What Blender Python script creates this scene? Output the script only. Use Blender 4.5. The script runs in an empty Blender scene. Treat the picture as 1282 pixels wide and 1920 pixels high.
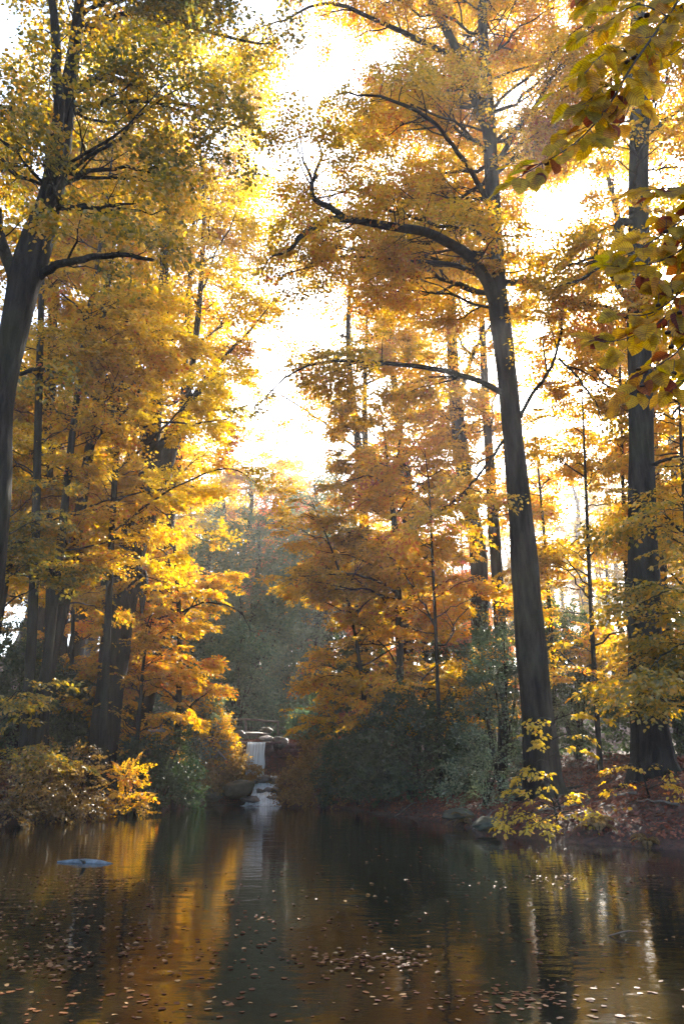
import bpy, math
import numpy as np
from mathutils import noise as mnoise, Vector

R = math.radians
col = bpy.context.scene.collection
rng = np.random.default_rng(7)

# ------------------------------------------------------------------ camera
F, CX, CY, Y0, H = 1500.0, 641.0, 960.0, 1447.0, 1.4
PITCH = math.atan((Y0 - CY) / F)
cp, sp = math.cos(PITCH), math.sin(PITCH)

def at(px, py, d):
    """world point on the ray of photo pixel (px, py) at forward distance d (metres along +Y)"""
    u, v = (px - CX) / F, (CY - py) / F
    fw, up = cp - v * sp, sp + v * cp
    return np.array((u / fw * d, d, H + up / fw * d))

def path(*pts):
    """pts: (px, py, d, radius) -> points, radii"""
    P = np.array([at(a, b, d) for a, b, d, r in pts])
    return P, np.array([r for a, b, d, r in pts], float)

cam = bpy.data.cameras.new('camera')
cam.sensor_fit = 'VERTICAL'
cam.sensor_height = 36.0
cam.lens = 36.0 * F / 1920.0
cam.clip_end = 3000
cam.clip_start = 0.05
camo = bpy.data.objects.new('camera', cam)
camo.location = (0, 0, H)
camo.rotation_euler = (R(90) + PITCH, 0, 0)
col.objects.link(camo)
bpy.context.scene.camera = camo

# ------------------------------------------------------------------ materials
def new_mat(name):
    m = bpy.data.materials.new(name)
    m.use_nodes = True
    nt = m.node_tree
    nt.nodes.clear()
    out = nt.nodes.new('ShaderNodeOutputMaterial')
    return m, nt, out

def N(nt, typ, **kw):
    n = nt.nodes.new(typ)
    for k, v in kw.items():
        if k in n.inputs:
            n.inputs[k].default_value = v
        else:
            setattr(n, k, v)
    return n

def ramp(nt, stops, interp='LINEAR'):
    n = nt.nodes.new('ShaderNodeValToRGB')
    cr = n.color_ramp
    cr.interpolation = interp
    cr.elements[0].position, cr.elements[0].color = stops[0][0], (*stops[0][1], 1)
    cr.elements[1].position, cr.elements[1].color = stops[-1][0], (*stops[-1][1], 1)
    for p, c in stops[1:-1]:
        e = cr.elements.new(p)
        e.color = (*c, 1)
    return n

def leaf_mat(name, stops, trans=0.55, gloss=0.05, rough=0.4, boost=1.45):
    m, nt, out = new_mat(name)
    L = nt.links.new
    a = N(nt, 'ShaderNodeAttribute', attribute_name='t')
    r = ramp(nt, stops)
    L(a.outputs['Fac'], r.inputs['Fac'])
    d = N(nt, 'ShaderNodeBsdfDiffuse')
    t = N(nt, 'ShaderNodeBsdfTranslucent')
    hs = N(nt, 'ShaderNodeHueSaturation', Saturation=1.1, Value=boost)
    L(r.outputs['Color'], d.inputs['Color'])
    L(r.outputs['Color'], hs.inputs['Color'])
    L(hs.outputs['Color'], t.inputs['Color'])
    mx = N(nt, 'ShaderNodeMixShader', Fac=trans)
    L(d.outputs[0], mx.inputs[1]); L(t.outputs[0], mx.inputs[2])
    g = N(nt, 'ShaderNodeBsdfGlossy', Roughness=rough)
    g.inputs['Color'].default_value = (.9, .9, .9, 1)
    mg = N(nt, 'ShaderNodeMixShader', Fac=gloss)
    L(mx.outputs[0], mg.inputs[1]); L(g.outputs[0], mg.inputs[2])
    L(mg.outputs[0], out.inputs['Surface'])
    return m

def bark_mat(name, dark, light, moss=(0.035, 0.045, 0.018), mossy=0.35, scale=6.0, rough_bump=0.5):
    m, nt, out = new_mat(name)
    L = nt.links.new
    tc = N(nt, 'ShaderNodeTexCoord')
    mp = N(nt, 'ShaderNodeMapping')
    mp.inputs['Scale'].default_value = (1, 1, 0.16)
    L(tc.outputs['Object'], mp.inputs['Vector'])
    n1 = N(nt, 'ShaderNodeTexNoise', Scale=scale, Detail=8.0, Roughness=0.65)
    L(mp.outputs[0], n1.inputs['Vector'])
    n2 = N(nt, 'ShaderNodeTexNoise', Scale=0.9, Detail=4.0)
    L(tc.outputs['Object'], n2.inputs['Vector'])
    r1 = ramp(nt, [(0.40, dark), (0.62, light)])
    L(n1.outputs['Fac'], r1.inputs['Fac'])
    r2 = ramp(nt, [(0.48, (0, 0, 0)), (0.68, (1, 1, 1))])
    L(n2.outputs['Fac'], r2.inputs['Fac'])
    mm = N(nt, 'ShaderNodeMath', operation='MULTIPLY')
    mm.inputs[1].default_value = mossy
    L(r2.outputs['Color'], mm.inputs[0])
    mx = N(nt, 'ShaderNodeMixRGB')
    mx.inputs['Color2'].default_value = (*moss, 1)
    L(mm.outputs[0], mx.inputs['Fac']); L(r1.outputs['Color'], mx.inputs['Color1'])
    b = N(nt, 'ShaderNodeBsdfPrincipled', Roughness=0.9)
    b.inputs['Specular IOR Level'].default_value = .08
    L(mx.outputs[0], b.inputs['Base Color'])
    bp = N(nt, 'ShaderNodeBump', Strength=rough_bump, Distance=0.09)
    L(n1.outputs['Fac'], bp.inputs['Height'])
    L(bp.outputs[0], b.inputs['Normal'])
    L(b.outputs[0], out.inputs['Surface'])
    return m

M = {}
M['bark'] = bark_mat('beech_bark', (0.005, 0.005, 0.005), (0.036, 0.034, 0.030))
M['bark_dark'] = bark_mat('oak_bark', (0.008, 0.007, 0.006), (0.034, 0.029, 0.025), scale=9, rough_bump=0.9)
M['gold'] = leaf_mat('golden_leaves', [(0, (.15, .11, .014)), (.3, (.38, .245, .02)), (.6, (.56, .36, .028)), (.85, (.60, .31, .028)), (1, (.44, .13, .03))])
M['amber'] = leaf_mat('amber_leaves', [(0, (.22, .14, .015)), (.3, (.50, .30, .022)), (.62, (.64, .37, .028)), (.85, (.62, .25, .03)), (1, (.44, .11, .03))])
M['yellow'] = leaf_mat('yellow_leaves', [(0, (.30, .22, .02)), (.4, (.56, .40, .028)), (.8, (.64, .43, .03)), (1, (.58, .30, .03))])
M['olive'] = leaf_mat('olive_leaves', [(0, (.06, .07, .018)), (.35, (.16, .14, .025)), (.7, (.36, .24, .025)), (1, (.48, .25, .03))])
M['pink'] = leaf_mat('rose_leaves', [(0, (.28, .10, .05)), (.5, (.45, .17, .07)), (1, (.38, .09, .06))])
M['green'] = leaf_mat('evergreen_leaves', [(0, (.016, .034, .012)), (.5, (.040, .070, .022)), (1, (.09, .11, .035))], trans=.38, gloss=.04, rough=.4)
M['misty'] = leaf_mat('haze_tinted_evergreen_leaves', [(0, (.035, .075, .045)), (.5, (.085, .15, .085)), (1, (.15, .19, .09))], trans=.4, gloss=.03)  # evergreen greens paled and cooled: valley haze painted into the leaf colour
M['holly'] = leaf_mat('holly_leaves', [(0, (.026, .052, .022)), (.5, (.065, .105, .045)), (1, (.17, .20, .10))], trans=.35, gloss=.08, rough=.35)
M['ochre'] = leaf_mat('ochre_leaves', [(0, (.05, .035, .014)), (.5, (.14, .085, .022)), (1, (.24, .15, .04))])
M['litter'] = leaf_mat('fallen_leaves', [(0, (.06, .022, .014)), (.5, (.16, .05, .03)), (.85, (.26, .10, .05)), (1, (.34, .19, .09))], trans=.15, gloss=.03, rough=.4)
M['float'] = leaf_mat('floating_leaves', [(0, (.07, .022, .012)), (.5, (.15, .065, .026)), (1, (.34, .22, .10))], trans=.1, gloss=.03, rough=.4)

def simple_mat(name, c1, c2, scale=4, rough=.8, bump=.4, dist=.03, spec=.5, detail=6):
    m, nt, out = new_mat(name)
    L = nt.links.new
    tc = N(nt, 'ShaderNodeTexCoord')
    n1 = N(nt, 'ShaderNodeTexNoise', Scale=scale, Detail=detail, Roughness=.6)
    L(tc.outputs['Object'], n1.inputs['Vector'])
    r1 = ramp(nt, [(0.35, c1), (0.68, c2)])
    L(n1.outputs['Fac'], r1.inputs['Fac'])
    b = N(nt, 'ShaderNodeBsdfPrincipled', Roughness=rough)
    b.inputs['Specular IOR Level'].default_value = spec
    L(r1.outputs['Color'], b.inputs['Base Color'])
    bp = N(nt, 'ShaderNodeBump', Strength=bump, Distance=dist)
    L(n1.outputs['Fac'], bp.inputs['Height']); L(bp.outputs[0], b.inputs['Normal'])
    L(b.outputs[0], out.inputs['Surface'])
    return m

M['ground'] = simple_mat('forest_floor', (.018, .012, .009), (.085, .034, .022), scale=9, rough=.9, bump=.8, dist=.06, detail=10)
M['rock'] = simple_mat('wet_rock', (.020, .022, .020), (.11, .105, .095), scale=3.5, rough=.45, bump=.7, dist=.06)
M['moss_rock'] = simple_mat('mossy_rock', (.018, .024, .012), (.075, .075, .045), scale=3, rough=.8, bump=.7, dist=.06)
M['wall'] = simple_mat('red_stone_wall', (.025, .014, .014), (.12, .055, .055), scale=5, rough=.6, bump=.8, dist=.06)
M['pale_rock'] = simple_mat('pale_stone', (.13, .12, .11), (.34, .32, .29), scale=4, rough=.7, bump=.5)
M['wood'] = simple_mat('weathered_wood', (.07, .060, .050), (.20, .18, .155), scale=6, rough=.8)
M['drift'] = simple_mat('pale_driftwood', (.03, .045, .055), (.16, .20, .225), scale=8, rough=.6, bump=.6)
M['nut'] = simple_mat('beech_nut_husk', (.020, .010, .007), (.07, .035, .02), scale=120, rough=.9, bump=.6, dist=.002)
M['twig'] = simple_mat('twig_bark', (.018, .013, .011), (.055, .042, .035), scale=60, rough=.7, bump=.3, dist=.002)

# ------------------------------------------------------------------ mesh helpers
def mesh(name, V, Fc, mat, parent=None, t=None, smooth=True, uv=None, link=True):
    """V (n,3); Fc (m,k) with k = 3 or 4; t: per-vertex value for the leaf colour ramp"""
    q = parent
    while q is not None:                     # vertices are given in the world, stored relative to the thing's base
        V = V - np.array(q.location); q = q.parent
    V = np.ascontiguousarray(V, np.float32); Fc = np.ascontiguousarray(Fc, np.int32)
    me = bpy.data.meshes.new(name)
    m, k = Fc.shape
    me.vertices.add(len(V)); me.vertices.foreach_set('co', V.ravel())
    me.loops.add(m * k); me.loops.foreach_set('vertex_index', Fc.ravel())
    me.polygons.add(m)
    me.polygons.foreach_set('loop_start', np.arange(m, dtype=np.int32) * k)
    me.polygons.foreach_set('loop_total', np.full(m, k, np.int32))
    me.polygons.foreach_set('use_smooth', np.full(m, smooth, bool))
    if t is not None:
        a = me.attributes.new('t', 'FLOAT', 'POINT')
        a.data.foreach_set('value', np.ascontiguousarray(t, np.float32))
    if uv is not None:
        a = me.attributes.new('leafuv', 'FLOAT_VECTOR', 'POINT')
        a.data.foreach_set('vector', np.ascontiguousarray(uv, np.float32).ravel())
    me.update(calc_edges=True)
    me.materials.append(mat)
    o = bpy.data.objects.new(name, me)
    if link:
        col.objects.link(o)
    if parent is not None:
        o.parent = parent
    return o

def tag(o, label=None, cat=None, group=None, kind=None):
    for k, v in (('label', label), ('category', cat), ('group', group), ('kind', kind)):
        if v: o[k] = v
    return o

def empty(name, loc, label=None, cat=None, group=None):
    o = bpy.data.objects.new(name, None)
    o.empty_display_size = .3
    o.location = tuple(float(v) for v in loc)
    col.objects.link(o)
    return tag(o, label, cat, group)

def joinq(parts):
    Vs, Fs, n = [], [], 0
    for V, Fc in parts:
        Vs.append(V); Fs.append(Fc + n); n += len(V)
    return np.concatenate(Vs), np.concatenate(Fs)

def nrm(v):
    return v / np.maximum(np.linalg.norm(v, axis=-1, keepdims=True), 1e-9)

def spline(P, r, K):
    P = np.asarray(P, float); r = np.asarray(r, float)
    seg = np.linalg.norm(np.diff(P, axis=0), axis=1)
    s = np.concatenate([[0], np.cumsum(seg)])
    u = np.linspace(0, s[-1], K)
    T = np.gradient(P, s, axis=0)
    i = np.clip(np.searchsorted(s, u, side='right') - 1, 0, len(s) - 2)
    h = (s[i + 1] - s[i])[:, None]; w = ((u - s[i]) / (s[i + 1] - s[i]))[:, None]
    h00 = 2 * w**3 - 3 * w**2 + 1; h10 = w**3 - 2 * w**2 + w; h01 = -2 * w**3 + 3 * w**2; h11 = w**3 - w**2
    Q = h00 * P[i] + h10 * h * T[i] + h01 * P[i + 1] + h11 * h * T[i + 1]
    return Q, np.interp(u, s, r)

def tube(P, r, sides=12, lump=0.0, flare=0.0, seed=0):
    """one tapered tube with uneven girth"""
    K = len(P)
    T = nrm(np.gradient(P, axis=0))
    ref = np.array((1., 0, 0)) if abs(nrm(P[-1] - P[0])[0]) < .8 else np.array((0, 0, 1.))
    A = nrm(np.cross(T, ref)); B = np.cross(T, A)
    th = np.linspace(0, 2 * np.pi, sides, endpoint=False)
    rr = np.repeat(np.asarray(r)[:, None], sides, 1)
    g = np.random.default_rng(seed)
    ph = g.random(6) * 6.28
    s = np.linspace(0, 1, K)[:, None] * np.linalg.norm(P[-1] - P[0])
    if lump:
        rr = rr * (1 + lump * (np.sin(2 * th + ph[0] + s * .7) * .5 + np.sin(3 * th + ph[1] - s * 1.1) * .35 + np.sin(s * 2.3 + ph[2]) * .4 + np.sin(5 * th + ph[3] + s * .4) * .25))
    if flare:
        e = np.exp(-s / .45)
        rr = rr * (1 + flare * e * (.55 + .45 * np.sin(5 * th + ph[4]) + .25 * np.sin(3 * th + ph[5])))
    V = P[:, None] + rr[..., None] * (np.cos(th)[None, :, None] * A[:, None] + np.sin(th)[None, :, None] * B[:, None])
    V = V.reshape(-1, 3)
    i = np.arange(K - 1)[:, None] * sides; j = np.arange(sides)[None]; j2 = (j + 1) % sides
    Fc = np.stack([i + j, i + j2, i + sides + j2, i + sides + j], -1).reshape(-1, 4)
    return V, Fc

def tubes(P, r, sides=4):
    """many thin branches at once: P (n,K,3), r (n,K)"""
    n, K = P.shape[:2]
    if n == 0:
        return np.zeros((0, 3)), np.zeros((0, 4), int)
    T = nrm(np.gradient(P, axis=1))
    av = nrm(P[:, -1] - P[:, 0])
    ref = np.where((np.abs(av[:, 2]) > .8)[:, None], np.array((1., 0, 0)), np.array((0, 0, 1.)))[:, None]
    A = nrm(np.cross(T, ref)); B = np.cross(T, A)
    th = np.linspace(0, 2 * np.pi, sides, endpoint=False)
    V = P[:, :, None] + r[:, :, None, None] * (np.cos(th)[None, None, :, None] * A[:, :, None] + np.sin(th)[None, None, :, None] * B[:, :, None])
    b = np.arange(n)[:, None, None] * K * sides; i = np.arange(K - 1)[None, :, None] * sides
    j = np.arange(sides)[None, None]; j2 = (j + 1) % sides
    Fc = np.stack([b + i + j, b + i + j2, b + i + sides + j2, b + i + sides + j], -1).reshape(-1, 4)
    return V.reshape(-1, 3), Fc

# ------------------------------------------------------------------ branching
UPZ = np.array((0, 0, 1.0))

def lerp_at(P, idx, t):
    K = P.shape[1]
    f = np.clip(t, 0, .999) * (K - 1); i = f.astype(int); w = (f - i)[:, None]
    return P[idx, i] * (1 - w) + P[idx, i + 1] * w, nrm(P[idx, i + 1] - P[idx, i])

def spawn(P, r, g, dens, t0=.15, t1=1., ln=1.5, taper=.55, ang=(.6, 1.1), up=(0., .35), droop=-.15, K=6, wob=.07, rk=.010, az=None):
    n, Kp = P.shape[:2]
    if n == 0:
        return np.zeros((0, K, 3)), np.zeros((0, K)), np.zeros(0, int)
    Lp = np.linalg.norm(np.diff(P, axis=1), axis=2).sum(1)
    cnt = np.maximum(1, g.poisson(Lp * dens * (t1 - t0)))
    idx = np.repeat(np.arange(n), cnt); m = len(idx)
    t = t0 + (t1 - t0) * g.random(m)
    pos, T = lerp_at(P, idx, t)
    S = np.cross(T, UPZ)
    flat = np.linalg.norm(S, axis=1)
    a = g.random(m) * 2 * np.pi if az is None else az[0] + (az[1] - az[0]) * g.random(m)
    rh = np.stack([np.cos(a), np.sin(a), 0 * a], 1)
    sgn = np.where(g.random(m) < .5, -1., 1.)[:, None]
    S = np.where((flat > .45)[:, None], nrm(S) * sgn, rh)
    an = (ang[0] + (ang[1] - ang[0]) * g.random(m))[:, None]
    D = nrm(T * np.cos(an) + S * np.sin(an) + UPZ * (up[0] + (up[1] - up[0]) * g.random(m))[:, None])
    L = ln * (1 - taper * (t - t0) / max(t1 - t0, 1e-6)) * (.55 + .7 * g.random(m))
    s = np.linspace(0, 1, K)[None, :, None]
    W = np.cumsum(g.normal(0, 1, (m, K, 3)), 1) * wob / math.sqrt(K); W -= W[:, :1]
    C = pos[:, None] + D[:, None] * L[:, None, None] * s + UPZ * (droop * L)[:, None, None] * s**2 + W * L[:, None, None]
    rp = r[idx, np.clip((t * (Kp - 1)).astype(int), 0, Kp - 1)]
    r0 = np.minimum(rp * .7, rk * L + .004)
    rad = r0[:, None] * (1 - .8 * np.linspace(0, 1, K)[None])
    return C, rad, idx

# leaf sprays: a flat fan of leaves along a forked twig
def spray_tpl(seed, kind='flat'):
    g = np.random.default_rng(seed)
    pos, dr, sz, nn = [], [], [], []
    def row(o, d, L, step, first=.1):
        s = first; side = 1
        while s < L:
            p = o + d * s
            perp = np.array((-d[1], d[0], 0)) * side
            dd = nrm(d * .75 + perp * .7 + g.normal(0, .15, 3) * (1, 1, .9))
            pos.append(p + perp * .01); dr.append(dd); sz.append(.75 + .45 * g.random())
            nn.append(nrm(np.array((0, 0, 1.)) + g.normal(0, .5, 3)))
            s += step * (.8 + .5 * g.random()); side = -side
        pos.append(o + d * L); dr.append(d); sz.append(.9); nn.append(nrm(np.array((0, 0, 1.)) + g.normal(0, .25, 3)))
    x = np.array((1., 0, 0))
    row(np.zeros(3), x, 1.0, .105, .05)
    for k, s in enumerate((.18, .34, .5, .66)):
        a = (.75 + .2 * g.random()) * (1 if k % 2 else -1)
        row(x * s, np.array((math.cos(a), math.sin(a), 0)), .55 * (1.05 - s) + .1, .10, .08)
    pos, dr, sz, nn = map(np.array, (pos, dr, sz, nn))
    q = (pos**2).sum(1)
    pos[:, 2] -= .16 * q
    dr[:, 2] -= .25 * np.sqrt(q) + .1
    if kind == 'clump':
        pos += g.normal(0, .13, pos.shape); dr = nrm(dr + g.normal(0, .55, dr.shape)); nn = nrm(nn + g.normal(0, .5, nn.shape))
    return pos, nrm(dr), sz, nn

TPL = {'flat': [spray_tpl(i) for i in range(8)], 'clump': [spray_tpl(50 + i, 'clump') for i in range(8)]}

SHAPES = {
    # base, right1, right2, tip, left2, left1 : (along, across, lift)
    'hex': (np.array([(0, 0, 0), (.32, -.5, .10), (.68, -.42, .08), (1, 0, -.06), (.68, .42, .08), (.32, .5, .10)]), np.array([(0, 1, 2, 3), (0, 3, 4, 5)])),
    'rhomb': (np.array([(0, 0, 0), (.45, -.5, .08), (1, 0, -.04), (.45, .5, .08)]), np.array([(0, 1, 2, 3)])),
}

def leaf_mesh(name, C, A, U, L, W, t, mat, parent, shape='hex'):
    tv, tf = SHAPES[shape]
    A = nrm(A); S = nrm(np.cross(U, A)); U2 = np.cross(A, S)
    V = C[:, None] + tv[None, :, :1] * (A * L[:, None])[:, None] + tv[None, :, 1:2] * (S * W[:, None])[:, None] + tv[None, :, 2:] * (U2 * L[:, None])[:, None]
    k = len(tv)
    Fc = tf[None] + (np.arange(len(C)) * k)[:, None, None]
    return mesh(name, V.reshape(-1, 3), Fc.reshape(-1, 4), mat, parent, t=np.repeat(t, k), smooth=False)

def sprays(O, D, U, scale, leaf, tc, g, kind='flat', keep=1.0, tvar=.24):
    """returns leaf arrays for sprays at O along D with up U"""
    n = len(O)
    k = g.integers(0, 8, n)
    out = [[] for _ in range(6)]
    D = nrm(D); S = nrm(np.cross(U, D)); U = np.cross(D, S)
    for j in range(8):
        m = np.nonzero(k == j)[0]
        if not len(m): continue
        p, d, s, nn = TPL[kind][j]
        sc = scale[m][:, None, None]
        rot = lambda v: D[m][:, None] * v[None, :, :1] + S[m][:, None] * v[None, :, 1:2] + U[m][:, None] * v[None, :, 2:]
        c = O[m][:, None] + rot(p) * sc; a = rot(d); u = rot(nn)
        a = a + g.normal(0, .15, a.shape)
        ls = leaf * s[None] * (.8 + .4 * g.random((len(m), 1)))
        tt = np.clip(tc[m][:, None] + g.normal(0, tvar, (len(m), len(p))), 0, 1)
        kk = g.random(tt.shape) < keep
        for q, arr in zip(out, (c, a, u)): q.append(arr[kk])
        out[3].append(ls[kk]); out[4].append((ls * (.58 + .14 * g.random(ls.shape)))[kk]); out[5].append(tt[kk])
    return [np.concatenate(q) for q in out]

def sprays_along(P, g, dens, t0=.3, tilt=.25, dip=-.12, ang=(.2, 1.0)):
    """spray frames along branches"""
    n = len(P)
    if n == 0: return np.zeros((0, 3)), np.zeros((0, 3)), np.zeros((0, 3))
    Lp = np.linalg.norm(np.diff(P, axis=1), axis=2).sum(1)
    cnt = 1 + g.poisson(Lp * dens * (1 - t0))
    idx = np.repeat(np.arange(n), cnt); m = len(idx)
    t = t0 + (1 - t0) * g.random(m)
    first = np.concatenate([[0], np.cumsum(cnt)[:-1]]); t[first] = .97
    pos, T = lerp_at(P, idx, t)
    S = np.cross(T, UPZ); S = nrm(np.where(np.linalg.norm(S, axis=1)[:, None] < .2, nrm(g.normal(0, 1, (m, 3)) * (1, 1, .1)), S))
    an = (ang[0] + (ang[1] - ang[0]) * g.random(m)) * np.where(g.random(m) < .5, -1, 1); an[first] *= .3
    D = nrm(T * np.cos(an)[:, None] + S * np.sin(an)[:, None]); D[:, 2] = D[:, 2] * .6 + dip; D = nrm(D)
    U = nrm(UPZ + g.normal(0, tilt, (m, 3)))
    return pos, D, U

def make_tree(name, label, cat, trunk, limbs=(), seed=0, bark='bark', leaf_m='gold', group=None, sides=14, lump=.08, flare=.5,
              auto=None, l1=None, l2=None, leaf=.115, spray=.85, sdens=2.0, tc=.5, tcv=.16, kind='flat', prune=None, shape='hex',
              limb_name='limb', keep=1.0, dip=-.12, tilt=.36, parent_only=False, leafy_from=.3):
    """trunk/limbs: (points, radii) in world space. auto: limbs sprouted from the trunk; l1: boughs on limbs; l2: twigs on boughs."""
    g = np.random.default_rng(seed)
    TP, TR = spline(*trunk, 44 if sides > 9 else 26)
    base = TP[0].copy()
    root = empty(name, base, label, cat, group)
    KL = 12
    LP, LR, big = [], [], []
    for lp in limbs:
        q, r = spline(*lp, 26)
        w = np.cumsum(g.normal(0, 1, q.shape), 0); w = w - np.linspace(0, 1, len(w))[:, None] * w[-1]; q = q + w * .018
        big.append((q, r))
        q2, r2 = spline(q, r, KL); LP.append(q2); LR.append(r2)
    parts = [tube(TP, TR, sides, lump, flare, seed)]
    for au in (auto if isinstance(auto, (list, tuple)) else [auto] if auto else []):
        aP, aR, _ = spawn(TP[None], TR[None], g, K=KL, **au)
        if prune is not None:
            ok = ~prune(aP[:, -1]) if len(aP) else np.zeros(0, bool); aP, aR = aP[ok], aR[ok]
        parts.append(tubes(aP, aR, 6))
        LP += list(aP); LR += list(aR)
    LP, LR = np.array(LP).reshape(-1, KL, 3), np.array(LR).reshape(-1, KL)
    A1, R1, I1 = spawn(LP, LR, g, **(l1 or {}))
    if prune is not None and len(A1):
        ok = ~prune(A1[:, -1]); A1, R1, I1 = A1[ok], R1[ok], I1[ok]
    A2, R2, I2 = spawn(A1, R1, g, **(l2 or {}))
    nb = len(big)
    own = I1 >= nb; own2 = own[I2]                       # boughs of the trunk; the others belong to their limb
    parts += [tubes(A1[own], R1[own], 5), tubes(A2[own2], R2[own2], 3)]
    V, Fc = joinq(parts)
    mesh('trunk', V, Fc, M[bark], root)
    for k, (q, r) in enumerate(big):
        m1 = I1 == k; m2 = m1[I2]
        V, Fc = joinq([tube(q, r, 9, .07, 0, seed + 3), tubes(A1[m1], R1[m1], 5), tubes(A2[m2], R2[m2], 3)])
        mesh(limb_name, V, Fc, M[bark], root)
    sdens = sdens * 1.35; leaf = leaf * 1.12
    o1, d1, u1 = sprays_along(A1, g, sdens * .6, leafy_from, tilt, dip)
    o2, d2, u2 = sprays_along(A2, g, sdens, .2, tilt, dip)
    # thin limb ends carry leaves too
    o3, d3, u3 = sprays_along(LP, g, sdens * .35, .6, tilt, dip)
    O, D, U = np.concatenate([o1, o2, o3]), np.concatenate([d1, d2, d3]), np.concatenate([u1, u2, u3])
    if prune is not None:
        ok = ~prune(O); O, D, U = O[ok], D[ok], U[ok]
    n = len(O)
    # colour drifts slowly through the crown
    drift = np.array([mnoise.noise(Vector(p * .45)) for p in O]) if n else np.zeros(0)
    t = np.clip(tc + tcv * 1.6 * drift + g.normal(0, tcv * .5, n), 0, 1)
    arr = sprays(O, D, U, spray * (.7 + .6 * g.random(n)), leaf, t, g, kind, keep)
    leaf_mesh('crown', *arr, M[leaf_m], root, shape)
    STATS.append((name, n, len(arr[0])))
    return root

STATS = []

# ------------------------------------------------------------------ terrain
POND = np.array([(-6.6, 10), (-6.9, 14), (-7.8, 17.5), (-9.6, 21.0), (-9.3, 23.2), (-8.9, 26), (-8.4, 29), (-7.6, 32), (-7.4, 34), (-6.3, 36.6), (-4.7, 37.3), (-3.5, 37.6), (-2.6, 37.2),
                 (-1.2, 36.2), (.2, 33.2), (1.3, 29.5), (2.2, 27), (3.0, 24.6), (3.35, 21.8), (3.7, 19.4), (4.6, 17.9), (5.7, 17.0), (6.9, 15.9), (8.2, 13), (9.5, 9), (9, 4), (6, 1.0), (0, .5), (-5, 1.5), (-6.6, 5)])

def sdist(X, Y):
    """distance to the pond's outline, negative over the water"""
    p = np.stack([X.ravel(), Y.ravel()], 1)
    a = POND; b = np.roll(POND, -1, 0)
    d = np.full(len(p), 1e9); ins = np.zeros(len(p), bool)
    for i in range(len(a)):
        e = b[i] - a[i]
        w = np.clip(((p - a[i]) @ e) / (e @ e), 0, 1)
        q = p - a[i] - w[:, None] * e
        d = np.minimum(d, (q**2).sum(1))
        c = ((a[i, 1] > p[:, 1]) != (b[i, 1] > p[:, 1]))
        with np.errstate(divide='ignore', invalid='ignore'):
            xi = a[i, 0] + (p[:, 1] - a[i, 1]) / (b[i, 1] - a[i, 1]) * e[0]
        ins ^= c & (p[:, 0] < xi)
    d = np.sqrt(d)
    return np.where(ins, -d, d).reshape(X.shape)

def sstep(x, a, b):
    t = np.clip((x - a) / (b - a), 0, 1); return t * t * (3 - 2 * t)

def ground(X, Y):
    X = np.asarray(X, float); Y = np.asarray(Y, float)
    s = sdist(X, Y)
    wig = np.sin(X * 1.7 + np.sin(Y * 1.3)) * np.cos(Y * 1.9 + X * .6)
    s2 = s + .22 * wig
    left = sstep(-X, 2, 7)
    slope = .20 + .14 * left
    out = .32 * sstep(s2, -.05, .55) + slope * np.minimum(np.maximum(s2 - .3, 0), 7) + .10 * np.clip(s2 - 7, 0, 80)
    # the step behind the waterfall
    back = sstep(Y, 38.2, 40.2) * sstep(-np.abs(X + 4.3), -6, -2.5)
    out = np.maximum(out, back * 2.75)
    # the gully of the stream below the falls
    gx = -4.1 + (Y - 37.5) * -.05
    gully = np.exp(-((X - gx) / .8)**2) * sstep(Y, 36.5, 37.4) * (1 - sstep(Y, 39.0, 39.7))
    out = out * (1 - gully) + gully * np.maximum(0.08 + .5 * (Y - 37.3), .05)
    out = out + .09 * sstep(s, .3, 2) * (np.sin(X * .9 + 1.3 * np.cos(Y * .7)) + .5 * np.sin(Y * 2.1 + X))
    far = np.clip(s - 20, 0, 60); out = out + .10 * far
    return np.where(s2 < 0, np.maximum(s2 * .5, -.9), out)

def gz(x, y):
    return float(ground(np.array([x]), np.array([y]))[0])

def warp(lo, hi, c, n, p=1.9):
    u = np.linspace(-1, 1, n); v = np.sign(u) * np.abs(u)**p
    return np.where(v < 0, c + v * (c - lo), c + v * (hi - c))
gx_, gy_ = warp(-190, 190, -1, 300, 2.1), warp(-40, 230, 27, 320, 1.8)
GX, GY = np.meshgrid(gx_, gy_)
GZ = ground(GX, GY)
V = np.stack([GX, GY, GZ], -1).reshape(-1, 3)
i = np.arange(len(gy_) - 1)[:, None] * len(gx_); j = np.arange(len(gx_) - 1)[None]
Fc = np.stack([i + j, i + j + 1, i + len(gx_) + j + 1, i + len(gx_) + j], -1).reshape(-1, 4)
tag(mesh('ground', V, Fc, M['ground']), kind='structure')

# ------------------------------------------------------------------ water
m, nt, out = new_mat('pond_water')
L = nt.links.new
tc_ = N(nt, 'ShaderNodeTexCoord')
mp = N(nt, 'ShaderNodeMapping'); mp.inputs['Scale'].default_value = (1.0, 1.6, 1)
L(tc_.outputs['Object'], mp.inputs['Vector'])
n1 = N(nt, 'ShaderNodeTexNoise', Scale=3.2, Detail=3.0, Roughness=.5); L(mp.outputs[0], n1.inputs['Vector'])
n2 = N(nt, 'ShaderNodeTexNoise', Scale=.7, Detail=2.0); L(mp.outputs[0], n2.inputs['Vector'])
ad = N(nt, 'ShaderNodeMath', operation='MULTIPLY_ADD'); ad.inputs[1].default_value = 2.2
L(n2.outputs['Fac'], ad.inputs[0]); L(n1.outputs['Fac'], ad.inputs[2])
bp = N(nt, 'ShaderNodeBump', Strength=.24, Distance=.016)
L(ad.outputs[0], bp.inputs['Height'])
b = N(nt, 'ShaderNodeBsdfPrincipled', Roughness=.07, IOR=1.5)
b.inputs['Base Color'].default_value = (.007, .007, .004, 1)
L(bp.outputs[0], b.inputs['Normal'])
L(b.outputs[0], out.inputs['Surface'])
M['water'] = m
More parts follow.
